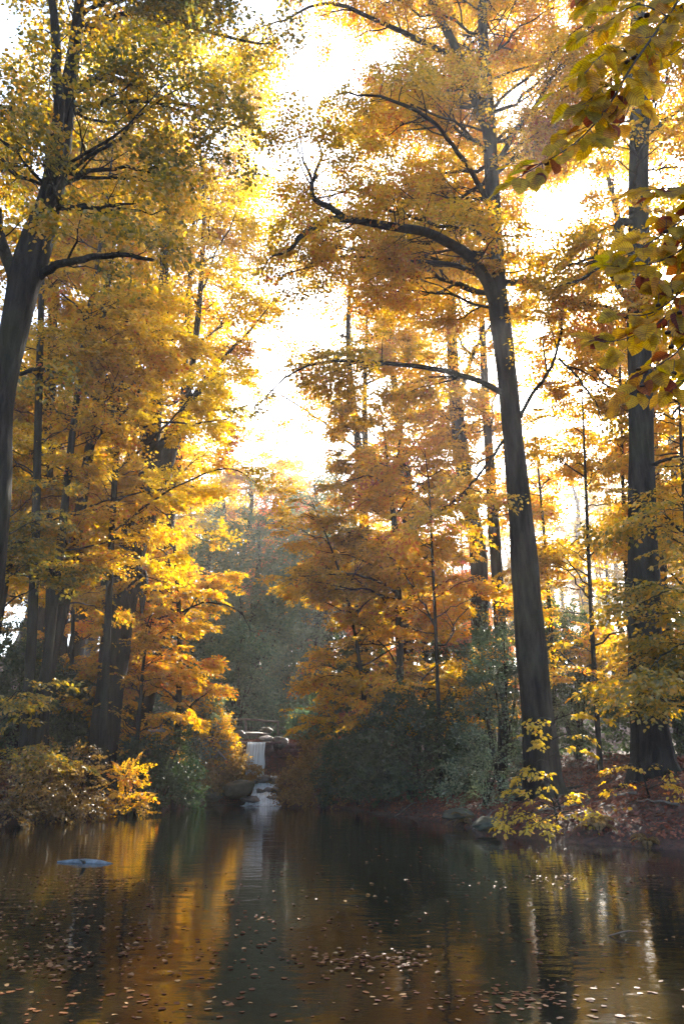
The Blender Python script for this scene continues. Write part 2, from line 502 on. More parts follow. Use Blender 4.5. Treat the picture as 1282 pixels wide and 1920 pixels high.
V = np.array([(-13, -.5, 0), (12, -.5, 0), (12, 39, 0), (-13, 39, 0)], float)
tag(mesh('pond_water', V, np.array([(0, 1, 2, 3)]), M['water']), kind='structure')

# ------------------------------------------------------------------ trees near the pond
def rooted(pts, dz=.25):
    """drop the first point of a pixel path to the ground below it"""
    P, r = path(*pts)
    g0 = gz(P[0, 0], P[0, 1])
    if P[1, 2] > g0:
        P[0, 2] = g0 - dz
    else:
        k = [i for i in range(len(P)) if P[i, 2] > g0 + .2]
        P = np.concatenate([[(P[0, 0], P[0, 1], g0 - dz)], P[k]]); r = np.concatenate([[r[0]], r[k]])
    return P, r

SC = F
def px(w, d):            # pixel width -> radius in metres at distance d
    return w * d / SC / 2

# corridor of open air above the stream: nothing grows across it
def open_valley(P):
    x, y, z = P[:, 0], P[:, 1], P[:, 2]
    return (y > 26) & (x > -4.9 - .02 * (y - 26)) & (x < -2.6 + .03 * (36 - y)) & (z < 13)
def near_water(P):
    return (P[:, 2] < .35)
def pr(*fs):
    return lambda P: np.any([f(P) for f in fs], 0)

L1 = dict(dens=1.5, t0=.12, ln=2.4, ang=(.55, 1.1), up=(-.05, .3), droop=-.10, rk=.013)
L2 = dict(dens=2.4, t0=.2, ln=.9, ang=(.5, 1.0), up=(-.1, .2), droop=-.12, K=4, rk=.011)

# --- great beech on the right bank
d = 24
trunk = rooted([(1022, 1492, d, .56), (1007, 1340, d, .48), (986, 1100, d, .41), (965, 860, d, .35), (953, 740, d, .32), (940, 620, d, .33), (931, 540, d, .34), (926, 430, d, .28), (917, 250, d, .24), (905, 60, d, .20), (901, -60, d, .15), (897, -220, d, .05)])
limbs = [
    path((932, 575, d, .25), (905, 510, d - .6, .20), (880, 478, d - 1.2, .18), (840, 448, d - 2, .165), (800, 430, d - 2.6, .15), (760, 422, d - 3.1, .14), (700, 414, d - 3.6, .13), (640, 408, d - 4, .115), (600, 418, d - 4.3, .095), (565, 440, d - 4.5, .08), (540, 470, d - 4.7, .05), (510, 480, d - 4.8, .02)),
    path((645, 408, d - 4, .10), (612, 388, d - 4.2, .09), (587, 372, d - 4.3, .075), (587, 335, d - 4.5, .055), (600, 290, d - 4.7, .03), (590, 250, d - 4.8, .015)),
    path((905, 520, d - .3, .10), (860, 500, d - .6, .085), (800, 490, d - .9, .075), (740, 484, d - 1.2, .06), (640, 480, d - 1.6, .045), (560, 505, d - 2, .03), (500, 522, d - 2.3, .012)),
    path((922, 490, d, .12), (880, 474, d + .5, .10), (820, 456, d + 1.2, .08), (740, 455, d + 2, .06), (660, 440, d + 2.6, .03)),
    path((918, 262, d, .22), (880, 170, d + .2, .20), (850, 90, d + .4, .18), (825, 40, d + .5, .16), (795, -20, d + .6, .13), (760, -120, d + .8, .09), (740, -260, d + 1, .04)),
    path((838, 102, d + .3, .12), (780, 73, d - .2, .10), (720, 45, d - .7, .085), (650, 18, d - 1.2, .07), (600, 10, d - 1.6, .055), (540, 33, d - 2, .04), (490, 50, d - 2.3, .015)),
    path((952, 742, d, .11), (900, 716, d - .7, .095), (830, 694, d - 1.6, .08), (770, 687, d - 2.4, .07), (700, 678, d - 3.2, .055), (620, 677, d - 4, .04), (560, 690, d - 4.6, .03), (515, 722, d - 5, .02), (488, 758, d - 5.2, .01)),
    path((940, 530, d, .14), (985, 527, d - .4, .12), (1030, 541, d - .8, .10), (1075, 560, d - 1.2, .08), (1130, 574, d - 1.6, .05), (1180, 600, d - 2, .02)),
    path((968, 800, d, .07), (1000, 740, d - .4, .06), (1035, 690, d - .8, .055), (1052, 620, d - 1, .045), (1062, 550, d - 1.2, .035), (1075, 470, d - 1.4, .015)),
    path((1045, 672, d - .9, .045), (1092, 725, d - 1.5, .035), (1130, 790, d - 2, .015)),
    path((955, 815, d, .05), (905, 885, d - .8, .04), (868, 935, d - 1.3, .03), (800, 970, d - 2, .012)),
    path((918, 330, d, .12), (960, 260, d - .6, .10), (1010, 190, d - 1.2, .08), (1060, 110, d - 1.6, .06), (1110, 60, d - 2, .03)),
    path((928, 400, d, .10), (870, 300, d - 1.2, .085), (800, 220, d - 2.6, .07), (720, 180, d - 3.8, .045), (640, 175, d - 4.6, .02)),
]
# the side of the crown above the pond
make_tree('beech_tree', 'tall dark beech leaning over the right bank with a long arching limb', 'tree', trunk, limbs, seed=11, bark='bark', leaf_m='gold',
          auto=[dict(dens=.8, t0=.5, t1=.97, ln=5.4, taper=.5, ang=(.9, 1.3), up=(0, .3), droop=-.05, rk=.014, az=(-.5, 3.64)),
                dict(dens=1.9, t0=.42, t1=.92, ln=7.8, taper=.3, ang=(1.0, 1.4), up=(-.05, .3), droop=-.10, rk=.010, az=(1.7, 3.55)),
                dict(dens=.8, t0=.42, t1=.9, ln=5.0, taper=.35, ang=(1.0, 1.4), up=(0, .3), droop=-.08, rk=.011, az=(-.4, 1.3))],
          l1=dict(L1, dens=1.7), l2=dict(L2, dens=2.6), sdens=1.35, tc=.55, tcv=.22, leaf=.105, prune=near_water)

# --- thick upright beech at the far right
d = 22
trunk = rooted([(1226, 1440, d, .62), (1213, 1300, d, .46), (1204, 1000, d, .40), (1199, 700, d, .355), (1197, 400, d, .335), (1196, 100, d, .29), (1192, -60, d, .24), (1190, -230, d, .06)])
limbs = [
    path((1190, 420, d, .14), (1165, 415, d - .3, .12), (1155, 430, d - .5, .11), (1170, 470, d - .8, .08), (1120, 480, d - 1.2, .05), (1060, 500, d - 1.6, .02)),
    path((1195, 590, d, .10), (1160, 540, d - .3, .09), (1130, 500, d - .7, .08), (1090, 520, d - 1, .05), (1040, 540, d - 1.4, .02)),
    path((1195, 260, d, .10), (1240, 230, d - .3, .08), (1300, 190, d - .8, .06), (1380, 170, d - 1.3, .03)),
    path((1195, 160, d, .12), (1150, 110, d + .3, .10), (1100, 40, d + .7, .08), (1060, -40, d + 1, .05)),
    path((1205, 880, d, .06), (1260, 860, d - 1, .05), (1340, 870, d - 2, .02)),
]
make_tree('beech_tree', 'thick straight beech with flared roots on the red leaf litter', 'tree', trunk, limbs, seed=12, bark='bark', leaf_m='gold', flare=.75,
          auto=dict(dens=1.0, t0=.42, t1=.97, ln=4.6, taper=.4, ang=(1.0, 1.4), up=(-.05, .25), droop=-.08, rk=.012),
          l1=L1, l2=L2, sdens=1.6, tc=.5, leaf=.115, prune=near_water)

# --- bent trunk deeper in the wood on the right
d = 36
trunk = rooted([(908, 1345, d, .46), (900, 1200, d, .40), (892, 1010, d, .38), (876, 930, d, .36), (862, 840, d, .33), (852, 740, d, .30), (846, 600, d, .25), (850, 440, d, .18), (855, 260, d, .08)])
limbs = [path((886, 980, d, .16), (876, 880, d - .3, .14), (868, 800, d - .5, .10), (860, 700, d - .8, .05)),
         path((856, 760, d, .12), (900, 640, d, .09), (960, 560, d - .4, .05), (1000, 500, d - .8, .02))]
make_tree('beech_tree', 'bent dark trunk in the haze between the slim trees and the leaning beech', 'tree', trunk, limbs, seed=13, leaf_m='gold',
          auto=dict(dens=1.1, t0=.2, t1=.97, ln=4.6, taper=.35, ang=(1.0, 1.4), up=(-.05, .3), droop=-.1, rk=.010),
          l1=dict(L1, dens=1.3), l2=L2, sdens=1.4, tc=.6, leaf=.14, spray=1.0, prune=pr(open_valley, near_water))

# --- tall neighbours whose crowns close the canopy
def canopy_tree(label, x, y, h, r, seed, leaf_m='gold', t0=.3, ln=5.2, tc=.55, leaf=.145, dens=1.0, sd=1.0, lean=0.):
    g = np.random.default_rng(seed)
    z = gz(x, y); zs = np.array([-.01, .12, .3, .5, .7, .88, 1.0])
    P = np.stack([x + np.cumsum(g.normal(0, .010, 7)) * h + lean * zs * h, y + np.cumsum(g.normal(0, .010, 7)) * h, z + zs * h], 1); P[0] = (x, y, z - .3)
    return make_tree('beech_tree', label, 'tree', (P, np.array([1.1, .95, .85, .68, .48, .25, .04]) * r), (), seed=seed, leaf_m=leaf_m, sides=12, flare=.4,
                     auto=dict(dens=dens, t0=t0, t1=.98, ln=ln, taper=.4, ang=(.9, 1.35), up=(-.05, .4), droop=-.1, rk=.012),
                     l1=dict(L1, dens=1.15), l2=dict(L2, dens=1.8), sdens=sd, leaf=leaf, spray=1.0, tc=tc, prune=pr(open_valley, near_water))
canopy_tree('tall golden beech standing behind the thick straight beech', 13.2, 31.5, 30, .42, 51, sd=.75)
canopy_tree('tall beech filling the canopy between the leaning beech and the thick beech', 7.2, 35.5, 30, .32, 52, t0=.5, sd=.75)
canopy_tree('tall amber beech in the haze left of the leaning beech', 3.6, 41, 33, .34, 53, leaf_m='amber', t0=.3, tc=.5, ln=6)
canopy_tree('tall hazy beech spreading over the stream from its right side', 1.6, 44, 35, .34, 61, leaf_m='gold', t0=.5, tc=.55, ln=7.5, sd=.9, dens=1.1)
canopy_tree('tall hazy beech spreading over the stream from its left side', -10.6, 43, 36, .34, 62, leaf_m='gold', t0=.5, tc=.55, ln=7.5, sd=.9, dens=1.1)
canopy_tree('tall golden tree behind the left bank poles', -13.4, 31, 30, .36, 54, t0=.25)
canopy_tree('tall yellow tree at the left edge behind the leaning oak', -15.5, 26, 27, .36, 55, leaf_m='yellow', t0=.3, tc=.45)
canopy_tree('golden beech whose crown closes over the left bank poles', -10.6, 28.5, 25, .28, 57, t0=.35, ln=4.6, tc=.5)
canopy_tree('olive-gold tree between the ivy-clad tree and the bright gap', -9.6, 34.5, 27, .28, 58, t0=.3, ln=4.4, leaf_m='olive', tc=.8)
canopy_tree('tall golden tree at the right edge behind the thick straight beech', 15.6, 27, 29, .38, 60, t0=.3, sd=.7)
canopy_tree('tall golden tree behind the leaning ivy-clad tree', -12.6, 38, 31, .34, 56, t0=.2)

# --- slim trees of the right-hand thicket
AS = dict(dens=2.2, t0=.12, t1=.98, ln=3.4, taper=.4, ang=(.75, 1.4), up=(-.15, .5), droop=-.22, rk=.010)
def slim(label, pts, seed, leaf_m='amber', ln=3.4, dens=2.2, tc=.5, sd=1.6, leaf=.12, t0=.12, taper=.3, name='beech_sapling', cat='tree', limbs=(), az=(-.5, 3.64), **kw):
    return make_tree(name, label, cat, rooted(pts), limbs, seed=seed, leaf_m=leaf_m, sides=8, lump=.05, flare=.15,
                     auto=dict(AS, ln=ln, dens=dens, t0=t0, taper=taper, az=az), l1=dict(L1, dens=1.8, ln=1.3), l2=dict(L2, ln=.6), sdens=sd, tc=tc, leaf=leaf, spray=.8,
                     prune=pr(open_valley, near_water), **kw)
slim('slim dark tree forking near its top right of the falls', [(747, 1260, 33, .17), (745, 1100, 33, .15), (737, 960, 33, .12), (730, 900, 33, .09), (722, 830, 33, .05), (712, 760, 33, .02)], 21, leaf_m='gold', ln=5.0, dens=2.6, leaf=.13,
     limbs=[path((731, 905, 33, .07), (745, 850, 32.8, .05), (755, 780, 32.5, .02)), path((730, 910, 33, .06), (700, 895, 32, .04), (640, 905, 31, .02)),
            path((740, 1110, 33, .06), (690, 1085, 32, .05), (610, 1075, 31, .03), (560, 1080, 30.5, .015))])
slim('very thin straight sapling just right of the slim forking tree', [(822, 1340, 30, .075), (815, 1150, 30, .065), (808, 1000, 30, .05), (803, 905, 30, .03), (795, 840, 30, .012)], 22, ln=3.8, dens=2.4)
slim('thin sapling between the leaning beech and the thick straight beech', [(1118, 1380, 26, .09), (1110, 1200, 26, .08), (1103, 1050, 26, .065), (1096, 870, 26, .045), (1090, 720, 26, .02)], 23, leaf_m='gold', ln=3.0, dens=1.3)
slim('thin sapling close against the thick straight beech', [(1175, 1300, 29, .09), (1170, 1000, 29, .08), (1164, 800, 29, .06), (1160, 640, 29, .04), (1156, 520, 29, .015)], 24, leaf_m='gold', ln=3.0, dens=1.8)
slim('orange sapling half hidden behind the leaning beech', [(1035, 1330, 31, .10), (1030, 1150, 31, .08), (1015, 950, 31, .06), (1000, 800, 31, .02)], 25, ln=3.4, dens=1.4, tc=.6)
slim('low golden sapling arching towards the falls from the right thicket', [(690, 1380, 34, .10), (675, 1250, 34, .08), (650, 1120, 33.5, .06), (610, 1000, 33, .03), (580, 930, 32.7, .012)], 26, ln=3.4, dens=2.8, leaf_m='gold')
slim('pinkish small tree in the haze behind the slim forking tree', [(800, 1300, 41, .2), (790, 1100, 41, .16), (770, 920, 41, .12), (760, 820, 41, .04)], 27, ln=5.0, dens=2.4, leaf_m='pink', leaf=.16)
slim('yellow understorey tree at the edge of the frame beyond the thick beech', [(1300, 1330, 27, .14), (1295, 1100, 27, .12), (1280, 900, 27, .08), (1270, 720, 27, .03)], 28, ln=3.6, dens=2.4, leaf_m='gold')

# --- leaning oak at the left edge
d = 14.5
trunk = rooted([(-165, 1465, d, .52), (-60, 1230, d, .45), (-22, 1010, d, .36), (-14, 900, d, .33), (-4, 790, d, .27), (12, 690, d, .26), (30, 610, d, .29), (46, 530, d, .36), (64, 470, d, .36), (86, 400, d, .25), (108, 310, d, .25), (121, 220, d, .20), (140, 90, d, .14), (160, -120, d, .10), (175, -330, d, .06)])
limbs = [
    path((42, 545, d, .20), (20, 500, d + .2, .15), (6, 450, d + .4, .12), (-8, 370, d + .6, .10), (-60, 250, d + 1, .06)),
    path((75, 520, d, .10), (110, 498, d - .2, .085), (160, 488, d - .4, .075), (220, 484, d - .5, .06), (290, 488, d - .6, .03)),
    path((95, 380, d, .16), (104, 280, d - .3, .14), (110, 160, d - .6, .12), (104, 20, d - .9, .09), (80, -120, d - 1.2, .06)),
    path((120, 215, d, .08), (170, 206, d + .2, .06), (220, 190, d + .4, .05), (262, 188, d + .5, .04), (330, 203, d + .6, .02)),
    path((130, 170, d, .10), (210, 145, d + .5, .08), (270, 165, d + 1, .07), (340, 190, d + 1.4, .05), (400, 208, d + 1.8, .03), (425, 232, d + 2, .015)),
    path((145, 60, d, .10), (200, 42, d + .6, .09), (270, 25, d + 1.2, .08), (330, 38, d + 1.8, .07), (420, 68, d + 2.4, .05), (510, 82, d + 3, .02)),
    path((85, 400, d, .06), (130, 384, d - .2, .05), (200, 384, d - .4, .04), (255, 382, d - .6, .015)),
    path((20, 700, d, .05), (60, 690, d + .6, .04), (110, 700, d + 1.2, .02)),
]
make_tree('oak_tree', 'massive dark leaning oak with heavy forking limbs at the left bank', 'tree', trunk, limbs, seed=31, bark='bark_dark', leaf_m='olive', sides=18, lump=.10,
          auto=[dict(dens=1.4, t0=.5, t1=.97, ln=3.2, taper=.3, ang=(.8, 1.3), up=(-.1, .4), droop=-.05, rk=.014),
                dict(dens=1.3, t0=.5, t1=.9, ln=4.2, taper=.3, ang=(1.0, 1.4), up=(-.1, .35), droop=-.08, rk=.012, az=(-.9, 1.1))],
          l1=dict(L1, dens=1.7, ln=1.7), l2=dict(L2, ln=.7), sdens=1.7, tc=.55, tcv=.25, leaf=.10, spray=.7, kind='clump',
          prune=lambda P: (P[:, 2] < 4.5))

# --- ivy-clad leaning tree
d = 32
trunk = rooted([(192, 1440, d, .56), (205, 1300, d, .52), (226, 1160, d, .58), (246, 1040, d, .60), (268, 950, d, .62), (295, 885, d, .56), (325, 815, d, .36), (360, 755, d + .6, .22), (390, 705, d + 1.2, .12), (415, 665, d + 1.8, .03)])
limbs = [path((272, 945, d, .46), (280, 850, d, .36), (288, 760, d, .32), (300, 640, d, .26), (305, 500, d, .2), (310, 330, d, .12), (320, 180, d, .05)),
         path((380, 722, d + 1, .12), (430, 660, d + 2, .08), (480, 605, d + 3, .05), (515, 560, d + 3.6, .02)),
         path((240, 1085, d, .30), (262, 1075, d - .2, .26), (268, 1110, d - .3, .18), (266, 1150, d - .3, .06))]
make_tree('leaning_tree', 'stout ivy-clad tree leaning right into the mist behind the left saplings', 'tree', trunk, limbs, seed=32, bark='bark_dark', leaf_m='gold', sides=18, lump=.10, flare=.2,
          auto=dict(dens=.9, t0=.55, t1=.97, ln=4.0, taper=.3, ang=(.8, 1.3), up=(-.1, .4), droop=-.05, rk=.012),
          l1=dict(L1, dens=1.0, ln=1.8), l2=L2, sdens=1.1, tc=.5, leaf=.13, prune=pr(open_valley, near_water))

# --- saplings of the left bank
ML = dict(name='maple_sapling')
slim('tall dark pole-like sapling nearest the leaning oak', [(48, 1425, 26, .20), (60, 1200, 26, .17), (67, 1000, 26, .155), (73, 750, 26, .14), (79, 530, 26, .11), (86, 330, 26, .07), (95, 130, 26, .02)], 41, leaf_m='gold', ln=3.0, dens=1.7, t0=.25, **ML)
slim('leaning dark sapling, second of the left bank poles', [(72, 1440, 26.5, .19), (92, 1210, 26.5, .17), (113, 1030, 26.5, .15), (138, 800, 26.5, .13), (165, 600, 26.5, .11), (185, 480, 26.5, .08), (205, 340, 26.5, .05), (220, 200, 26.5, .02)], 42, leaf_m='gold', ln=3.2, dens=1.7, t0=.2, tc=.55, **ML)
slim('paler thin sapling between the two dark left bank poles', [(88, 1420, 30, .15), (93, 1100, 30, .14), (95, 850, 30, .12), (103, 640, 30, .09), (112, 480, 30, .05), (120, 350, 30, .02)], 43, leaf_m='yellow', ln=3.4, dens=1.7, t0=.25, **ML)
slim('slender curved maple sapling rooted at the water edge of the left bank', [(184, 1524, 28.6, 0.181), (192, 1420, 28.6, 0.147), (201, 1200, 28.6, 0.136), (210, 1000, 28.6, 0.124), (222, 800, 28.6, 0.107), (236, 620, 28.6, 0.079), (248, 480, 28.6, 0.045), (255, 380, 28.6, 0.017)], 44, leaf_m='yellow', ln=3.6, dens=2.0, t0=.32, taper=.4, tc=.55,
     limbs=[path((218, 880, 28.6, 0.056), (250, 855, 28.0, 0.051), (310, 800, 27.2, 0.040), (370, 730, 26.4, 0.028), (420, 700, 26.0, 0.014)),
            path((226, 780, 28.6, 0.056), (255, 745, 28.4, 0.051), (268, 690, 28.4, 0.040), (275, 600, 28.4, 0.023)),
            path((212, 1000, 28.6, 0.045), (260, 960, 27.4, 0.040), (350, 900, 26.2, 0.034), (440, 880, 25.4, 0.023), (480, 905, 25.1, 0.011)),
            path((222, 830, 28.6, 0.045), (290, 790, 27.4, 0.040), (380, 790, 26.4, 0.028), (460, 780, 25.8, 0.014))], **ML)
slim('golden tree with layered drooping sprays beside the falls', [(338, 1330, 34, .13), (337, 1230, 34, .12), (335, 1130, 34, .10), (325, 1000, 34, .07), (318, 880, 34, .03)], 45, ln=4.0, dens=3.0, leaf_m='gold', t0=.25, leaf=.14, tc=.6,
     limbs=[path((337, 1190, 34, .05), (310, 1150, 33.5, .05), (290, 1150, 33, .04), (270, 1200, 32.6, .02)), path((336, 1150, 34, .05), (380, 1130, 33, .04), (440, 1140, 32, .03), (475, 1185, 31.3, .012))], **ML)
slim('amber sapling low on the left bank behind the poles', [(130, 1420, 35, .12), (135, 1250, 35, .10), (140, 1080, 35, .07), (150, 930, 35, .02)], 46, ln=3.8, dens=2.6, leaf_m='amber', t0=.1, **ML)
slim('orange maple drooping over the dark shrubs of the left bank', [(255, 1440, 33, .10), (262, 1330, 33, .09), (270, 1240, 32.7, .06), (285, 1160, 32.5, .02)], 47, ln=2.6, dens=4.0, leaf_m='amber', t0=.1, leaf=.14, tc=.45, taper=.3, **ML)
slim('olive-gold sapling at the left edge behind the leaning oak', [(-30, 1400, 24, .12), (-20, 1200, 24, .10), (-5, 1000, 24, .07), (5, 850, 24, .02)], 48, ln=3.0, dens=2.4, leaf_m='olive', t0=.1, **ML)

print('STATS', sum(s[2] for s in STATS)); [print(s) for s in STATS]

# ------------------------------------------------------------------ shrubs and evergreens
def bush(name, label, cat, pxc, d, hw, top, leaf_m, seed, leaf=.10, n=None, tc=.5, tcv=.18, cone=.0, spray=.55, kind='clump', group=None, depth=1.0, stem=.03, shape='hex', crown='foliage', tall=False, dip=-.2):
    g = np.random.default_rng(seed)
    b = at(pxc, 1447, d); x0, y0 = b[0], d
    z0 = gz(x0, y0); h = at(pxc, top, d)[2] - z0; rx = px(hw * 2, d); ry = rx * depth
    root = empty(name, (x0, y0, z0), label, cat, group)
    n = n or int(26 * (rx * ry + rx * h) / (spray * spray) * .55)
    th = g.random(n) * 2 * np.pi; ph = np.arcsin(g.random(n)**.8)
    dirv = np.stack([np.cos(th) * np.cos(ph), np.sin(th) * np.cos(ph), np.sin(ph)], 1)
    lump = np.array([mnoise.noise(Vector(v * 2.1 + seed)) for v in dirv]) * .38 + np.array([mnoise.noise(Vector(v * 5.2 + seed)) for v in dirv]) * .16
    rad = (1 + lump) * (.45 + .55 * np.sqrt(g.random(n)))
    O = dirv * rad[:, None] * np.array((rx, ry, h * .95))
    if cone:
        k = 1 - cone * np.clip(O[:, 2] / h, 0, 1); O[:, 0] *= k; O[:, 1] *= k
    O = O + (x0, y0, z0 + .05 * h)
    D = nrm(dirv * (1, 1, .5) + g.normal(0, .35, (n, 3))); D[:, 2] += dip
    U = nrm(UPZ + dirv * .6 + g.normal(0, .4, (n, 3)))
    ok = O[:, 2] > .12
    O, D, U = O[ok], D[ok], U[ok]
    drift = np.array([mnoise.noise(Vector(p * .9)) for p in O])
    t = np.clip(tc + tcv * 1.5 * drift + g.normal(0, tcv * .5, len(O)), 0, 1)
    arr = sprays(O, D, U, spray * (.6 + .7 * g.random(len(O))), leaf, t, g, kind)
    leaf_mesh(crown, *arr, M[leaf_m], root, shape)
    ns = 9
    e = g.random(ns) * 6.28
    tipv = np.stack([np.cos(e) * rx * .55, np.sin(e) * ry * .55, h * (.55 + .35 * g.random(ns))], 1)
    if tall:
        tipv[0] = (0, 0, h * .97); tipv[1:] *= .8
    s = np.linspace(0, 1, 6)[None, :, None]
    P = np.array((x0, y0, z0 - .1)) + tipv[:, None] * s * np.array((1, 1, 1)) + UPZ * (h * .12) * (s * (1 - s))
    P = P + g.normal(0, .02 * h, P.shape) * s
    r = np.full(ns, stem * max(h, .8) * .4); r[0] *= 2.2 if tall else 1
    V, Fc = tubes(P, r[:, None] * (1 - .8 * np.linspace(0, 1, 6)[None]), 6)
    mesh('trunk' if tall else 'stem', V, Fc, M['bark_dark'], root)
    STATS.append((name, n, len(arr[0])))
    return root

B = bush
B('rhododendron', 'large dark rounded rhododendron overhanging the water right of the falls', 'shrub', 770, 29.5, 118, 1300, 'green', 101, leaf=.11, tc=.18)
B('rhododendron', 'lower dark green shrub between the rounded rhododendron and the orange shrub', 'shrub', 672, 32.5, 70, 1370, 'green', 102, leaf=.11, tc=.3)
B('holly_bush', 'tall pale green holly glinting beside the leaning beech', 'shrub', 938, 26.5, 74, 1150, 'holly', 103, leaf=.085, cone=.45, tc=.4)
B('holly_bush', 'pale silvery shrub reaching low over the litter bank before the leaning beech', 'shrub', 905, 24.2, 62, 1390, 'holly', 104, leaf=.085, tc=.75, kind='flat', spray=.7)
B('holly_bush', 'dark holly filling the gap behind the leaning beech and the thick beech', 'shrub', 1085, 31, 90, 1170, 'green', 105, leaf=.11, tc=.6, cone=.3)
B('holly_bush', 'dark evergreen shrub at the frame edge behind the thick straight beech', 'shrub', 1290, 29, 70, 1200, 'green', 106, leaf=.11, tc=.6)
B('orange_shrub', 'rusty orange shrub on the right side of the falls', 'shrub', 606, 34.6, 52, 1385, 'ochre', 107, leaf=.11, tc=.75)
B('orange_shrub', 'small orange-tipped shrub closest to the foot of the cascade', 'shrub', 556, 37.2, 26, 1425, 'ochre', 108, leaf=.10, tc=.6)
B('rhododendron', 'green shrub with pale shiny leaves above the wooden handrail', 'shrub', 372, 39, 48, 1285, 'holly', 109, leaf=.14, tc=.75)
B('orange_shrub', 'amber shrub leaning over the railing left of the falls', 'shrub', 402, 38.6, 30, 1312, 'amber', 110, leaf=.13, tc=.45)
B('rhododendron', 'dark shrub in the shade beneath the orange maple', 'shrub', 300, 32.5, 66, 1375, 'green', 111, leaf=.12, tc=.3)
B('bracken_clump', 'rusty bracken covering the bank left of the cascade', 'fern', 442, 38.2, 36, 1418, 'ochre', 112, leaf=.10, tc=.8, spray=.45)
B('bracken_clump', 'brown bracken above the big mossy rock', 'fern', 400, 37.6, 40, 1440, 'ochre', 113, leaf=.10, tc=.65, spray=.45)
B('undergrowth_shrub', 'pale ochre undergrowth at the foot of the two dark poles', 'shrub', 45, 24.4, 90, 1425, 'ochre', 114, leaf=.10, tc=.7, kind='flat', spray=.7)
B('undergrowth_shrub', 'olive undergrowth between the poles and the curved maple sapling', 'shrub', 135, 25.6, 60, 1415, 'ochre', 115, leaf=.10, tc=.6, kind='flat', spray=.65)
B('undergrowth_shrub', 'dull low shrub touching the water at the left edge', 'shrub', 5, 22.6, 56, 1480, 'ochre', 116, leaf=.09, tc=.4, kind='flat', spray=.6)
B('undergrowth_shrub', 'bright orange bush right of the curved maple sapling trunk', 'shrub', 240, 27.6, 34, 1420, 'amber', 117, leaf=.11, tc=.5, kind='flat', spray=.6)
B('yew_tree', 'dark evergreen behind the two poles at the left edge', 'tree', 20, 32, 100, 1190, 'green', 118, leaf=.12, tc=.5, tall=True, crown='crown')
B('yew_tree', 'dark evergreen between the leaning ivy-clad tree and the poles', 'tree', 140, 36, 80, 1260, 'green', 119, leaf=.13, tc=.4, tall=True, crown='crown')
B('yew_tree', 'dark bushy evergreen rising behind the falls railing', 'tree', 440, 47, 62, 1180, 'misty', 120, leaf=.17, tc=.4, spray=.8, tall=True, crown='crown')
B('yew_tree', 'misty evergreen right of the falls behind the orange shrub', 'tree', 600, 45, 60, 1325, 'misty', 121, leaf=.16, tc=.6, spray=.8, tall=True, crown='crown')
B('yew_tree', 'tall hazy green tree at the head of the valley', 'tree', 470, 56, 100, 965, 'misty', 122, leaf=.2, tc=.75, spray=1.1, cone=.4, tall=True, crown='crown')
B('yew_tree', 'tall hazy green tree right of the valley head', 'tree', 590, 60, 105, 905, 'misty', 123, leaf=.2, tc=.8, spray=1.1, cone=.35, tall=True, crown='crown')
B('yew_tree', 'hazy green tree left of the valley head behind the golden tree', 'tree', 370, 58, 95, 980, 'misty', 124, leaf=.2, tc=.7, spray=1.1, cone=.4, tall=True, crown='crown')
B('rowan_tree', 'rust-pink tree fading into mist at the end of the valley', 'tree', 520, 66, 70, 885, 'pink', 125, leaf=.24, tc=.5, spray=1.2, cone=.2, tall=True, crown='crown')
B('yew_tree', 'dark green evergreen in the middle of the right thicket', 'tree', 850, 42, 85, 1150, 'green', 126, leaf=.16, tc=.55, spray=.8, tall=True, crown='crown')
B('yew_tree', 'dark green evergreen behind the slim forking tree', 'tree', 690, 43, 80, 1180, 'green', 127, leaf=.16, tc=.55, spray=.8, tall=True, crown='crown')

# ------------------------------------------------------------------ young beeches with bright leaves on the right bank
def sprig(label, pts, limbs, seed, leaf_m='yellow', leaf=.13, tc=.5, name='young_beech', dens=5):
    g = np.random.default_rng(seed)
    P, r = rooted(pts, .1)
    TP, TR = spline(P, r, 18)
    root = empty(name, TP[0], label, 'sapling')
    LP = [spline(*l, 10) for l in limbs]
    parts = [tube(TP, TR, 6)] + [tube(a, b, 5) for a, b in LP]
    LQ = np.array([a for a, b in LP]); LRR = np.array([b for a, b in LP])
    A, AR, _ = spawn(LQ, LRR, g, dens=2.6, t0=.15, ln=.55, ang=(.5, .9), up=(-.1, .1), droop=-.15, K=5)
    parts.append(tubes(A, AR, 3))
    mesh('stem', *joinq(parts), M['bark_dark'], root)
    o1, d1, u1 = sprays_along(LQ, g, dens * .55, .1, .2, -.2, (.1, .7))
    o2, d2, u2 = sprays_along(A, g, dens * .5, .2, .2, -.2)
    O, D, U = np.concatenate([o1, o2]), np.concatenate([d1, d2]), np.concatenate([u1, u2])
    U = nrm(U + np.array((0, -.2, 0)))
    arr = sprays(O, D, U, .24 + .12 * g.random(len(O)), leaf * .8, np.clip(tc + g.normal(0, .1, len(O)), 0, 1), g, 'flat', keep=.36)
    leaf_mesh('foliage', *arr, M[leaf_m], root)
    return root
d = 20.2
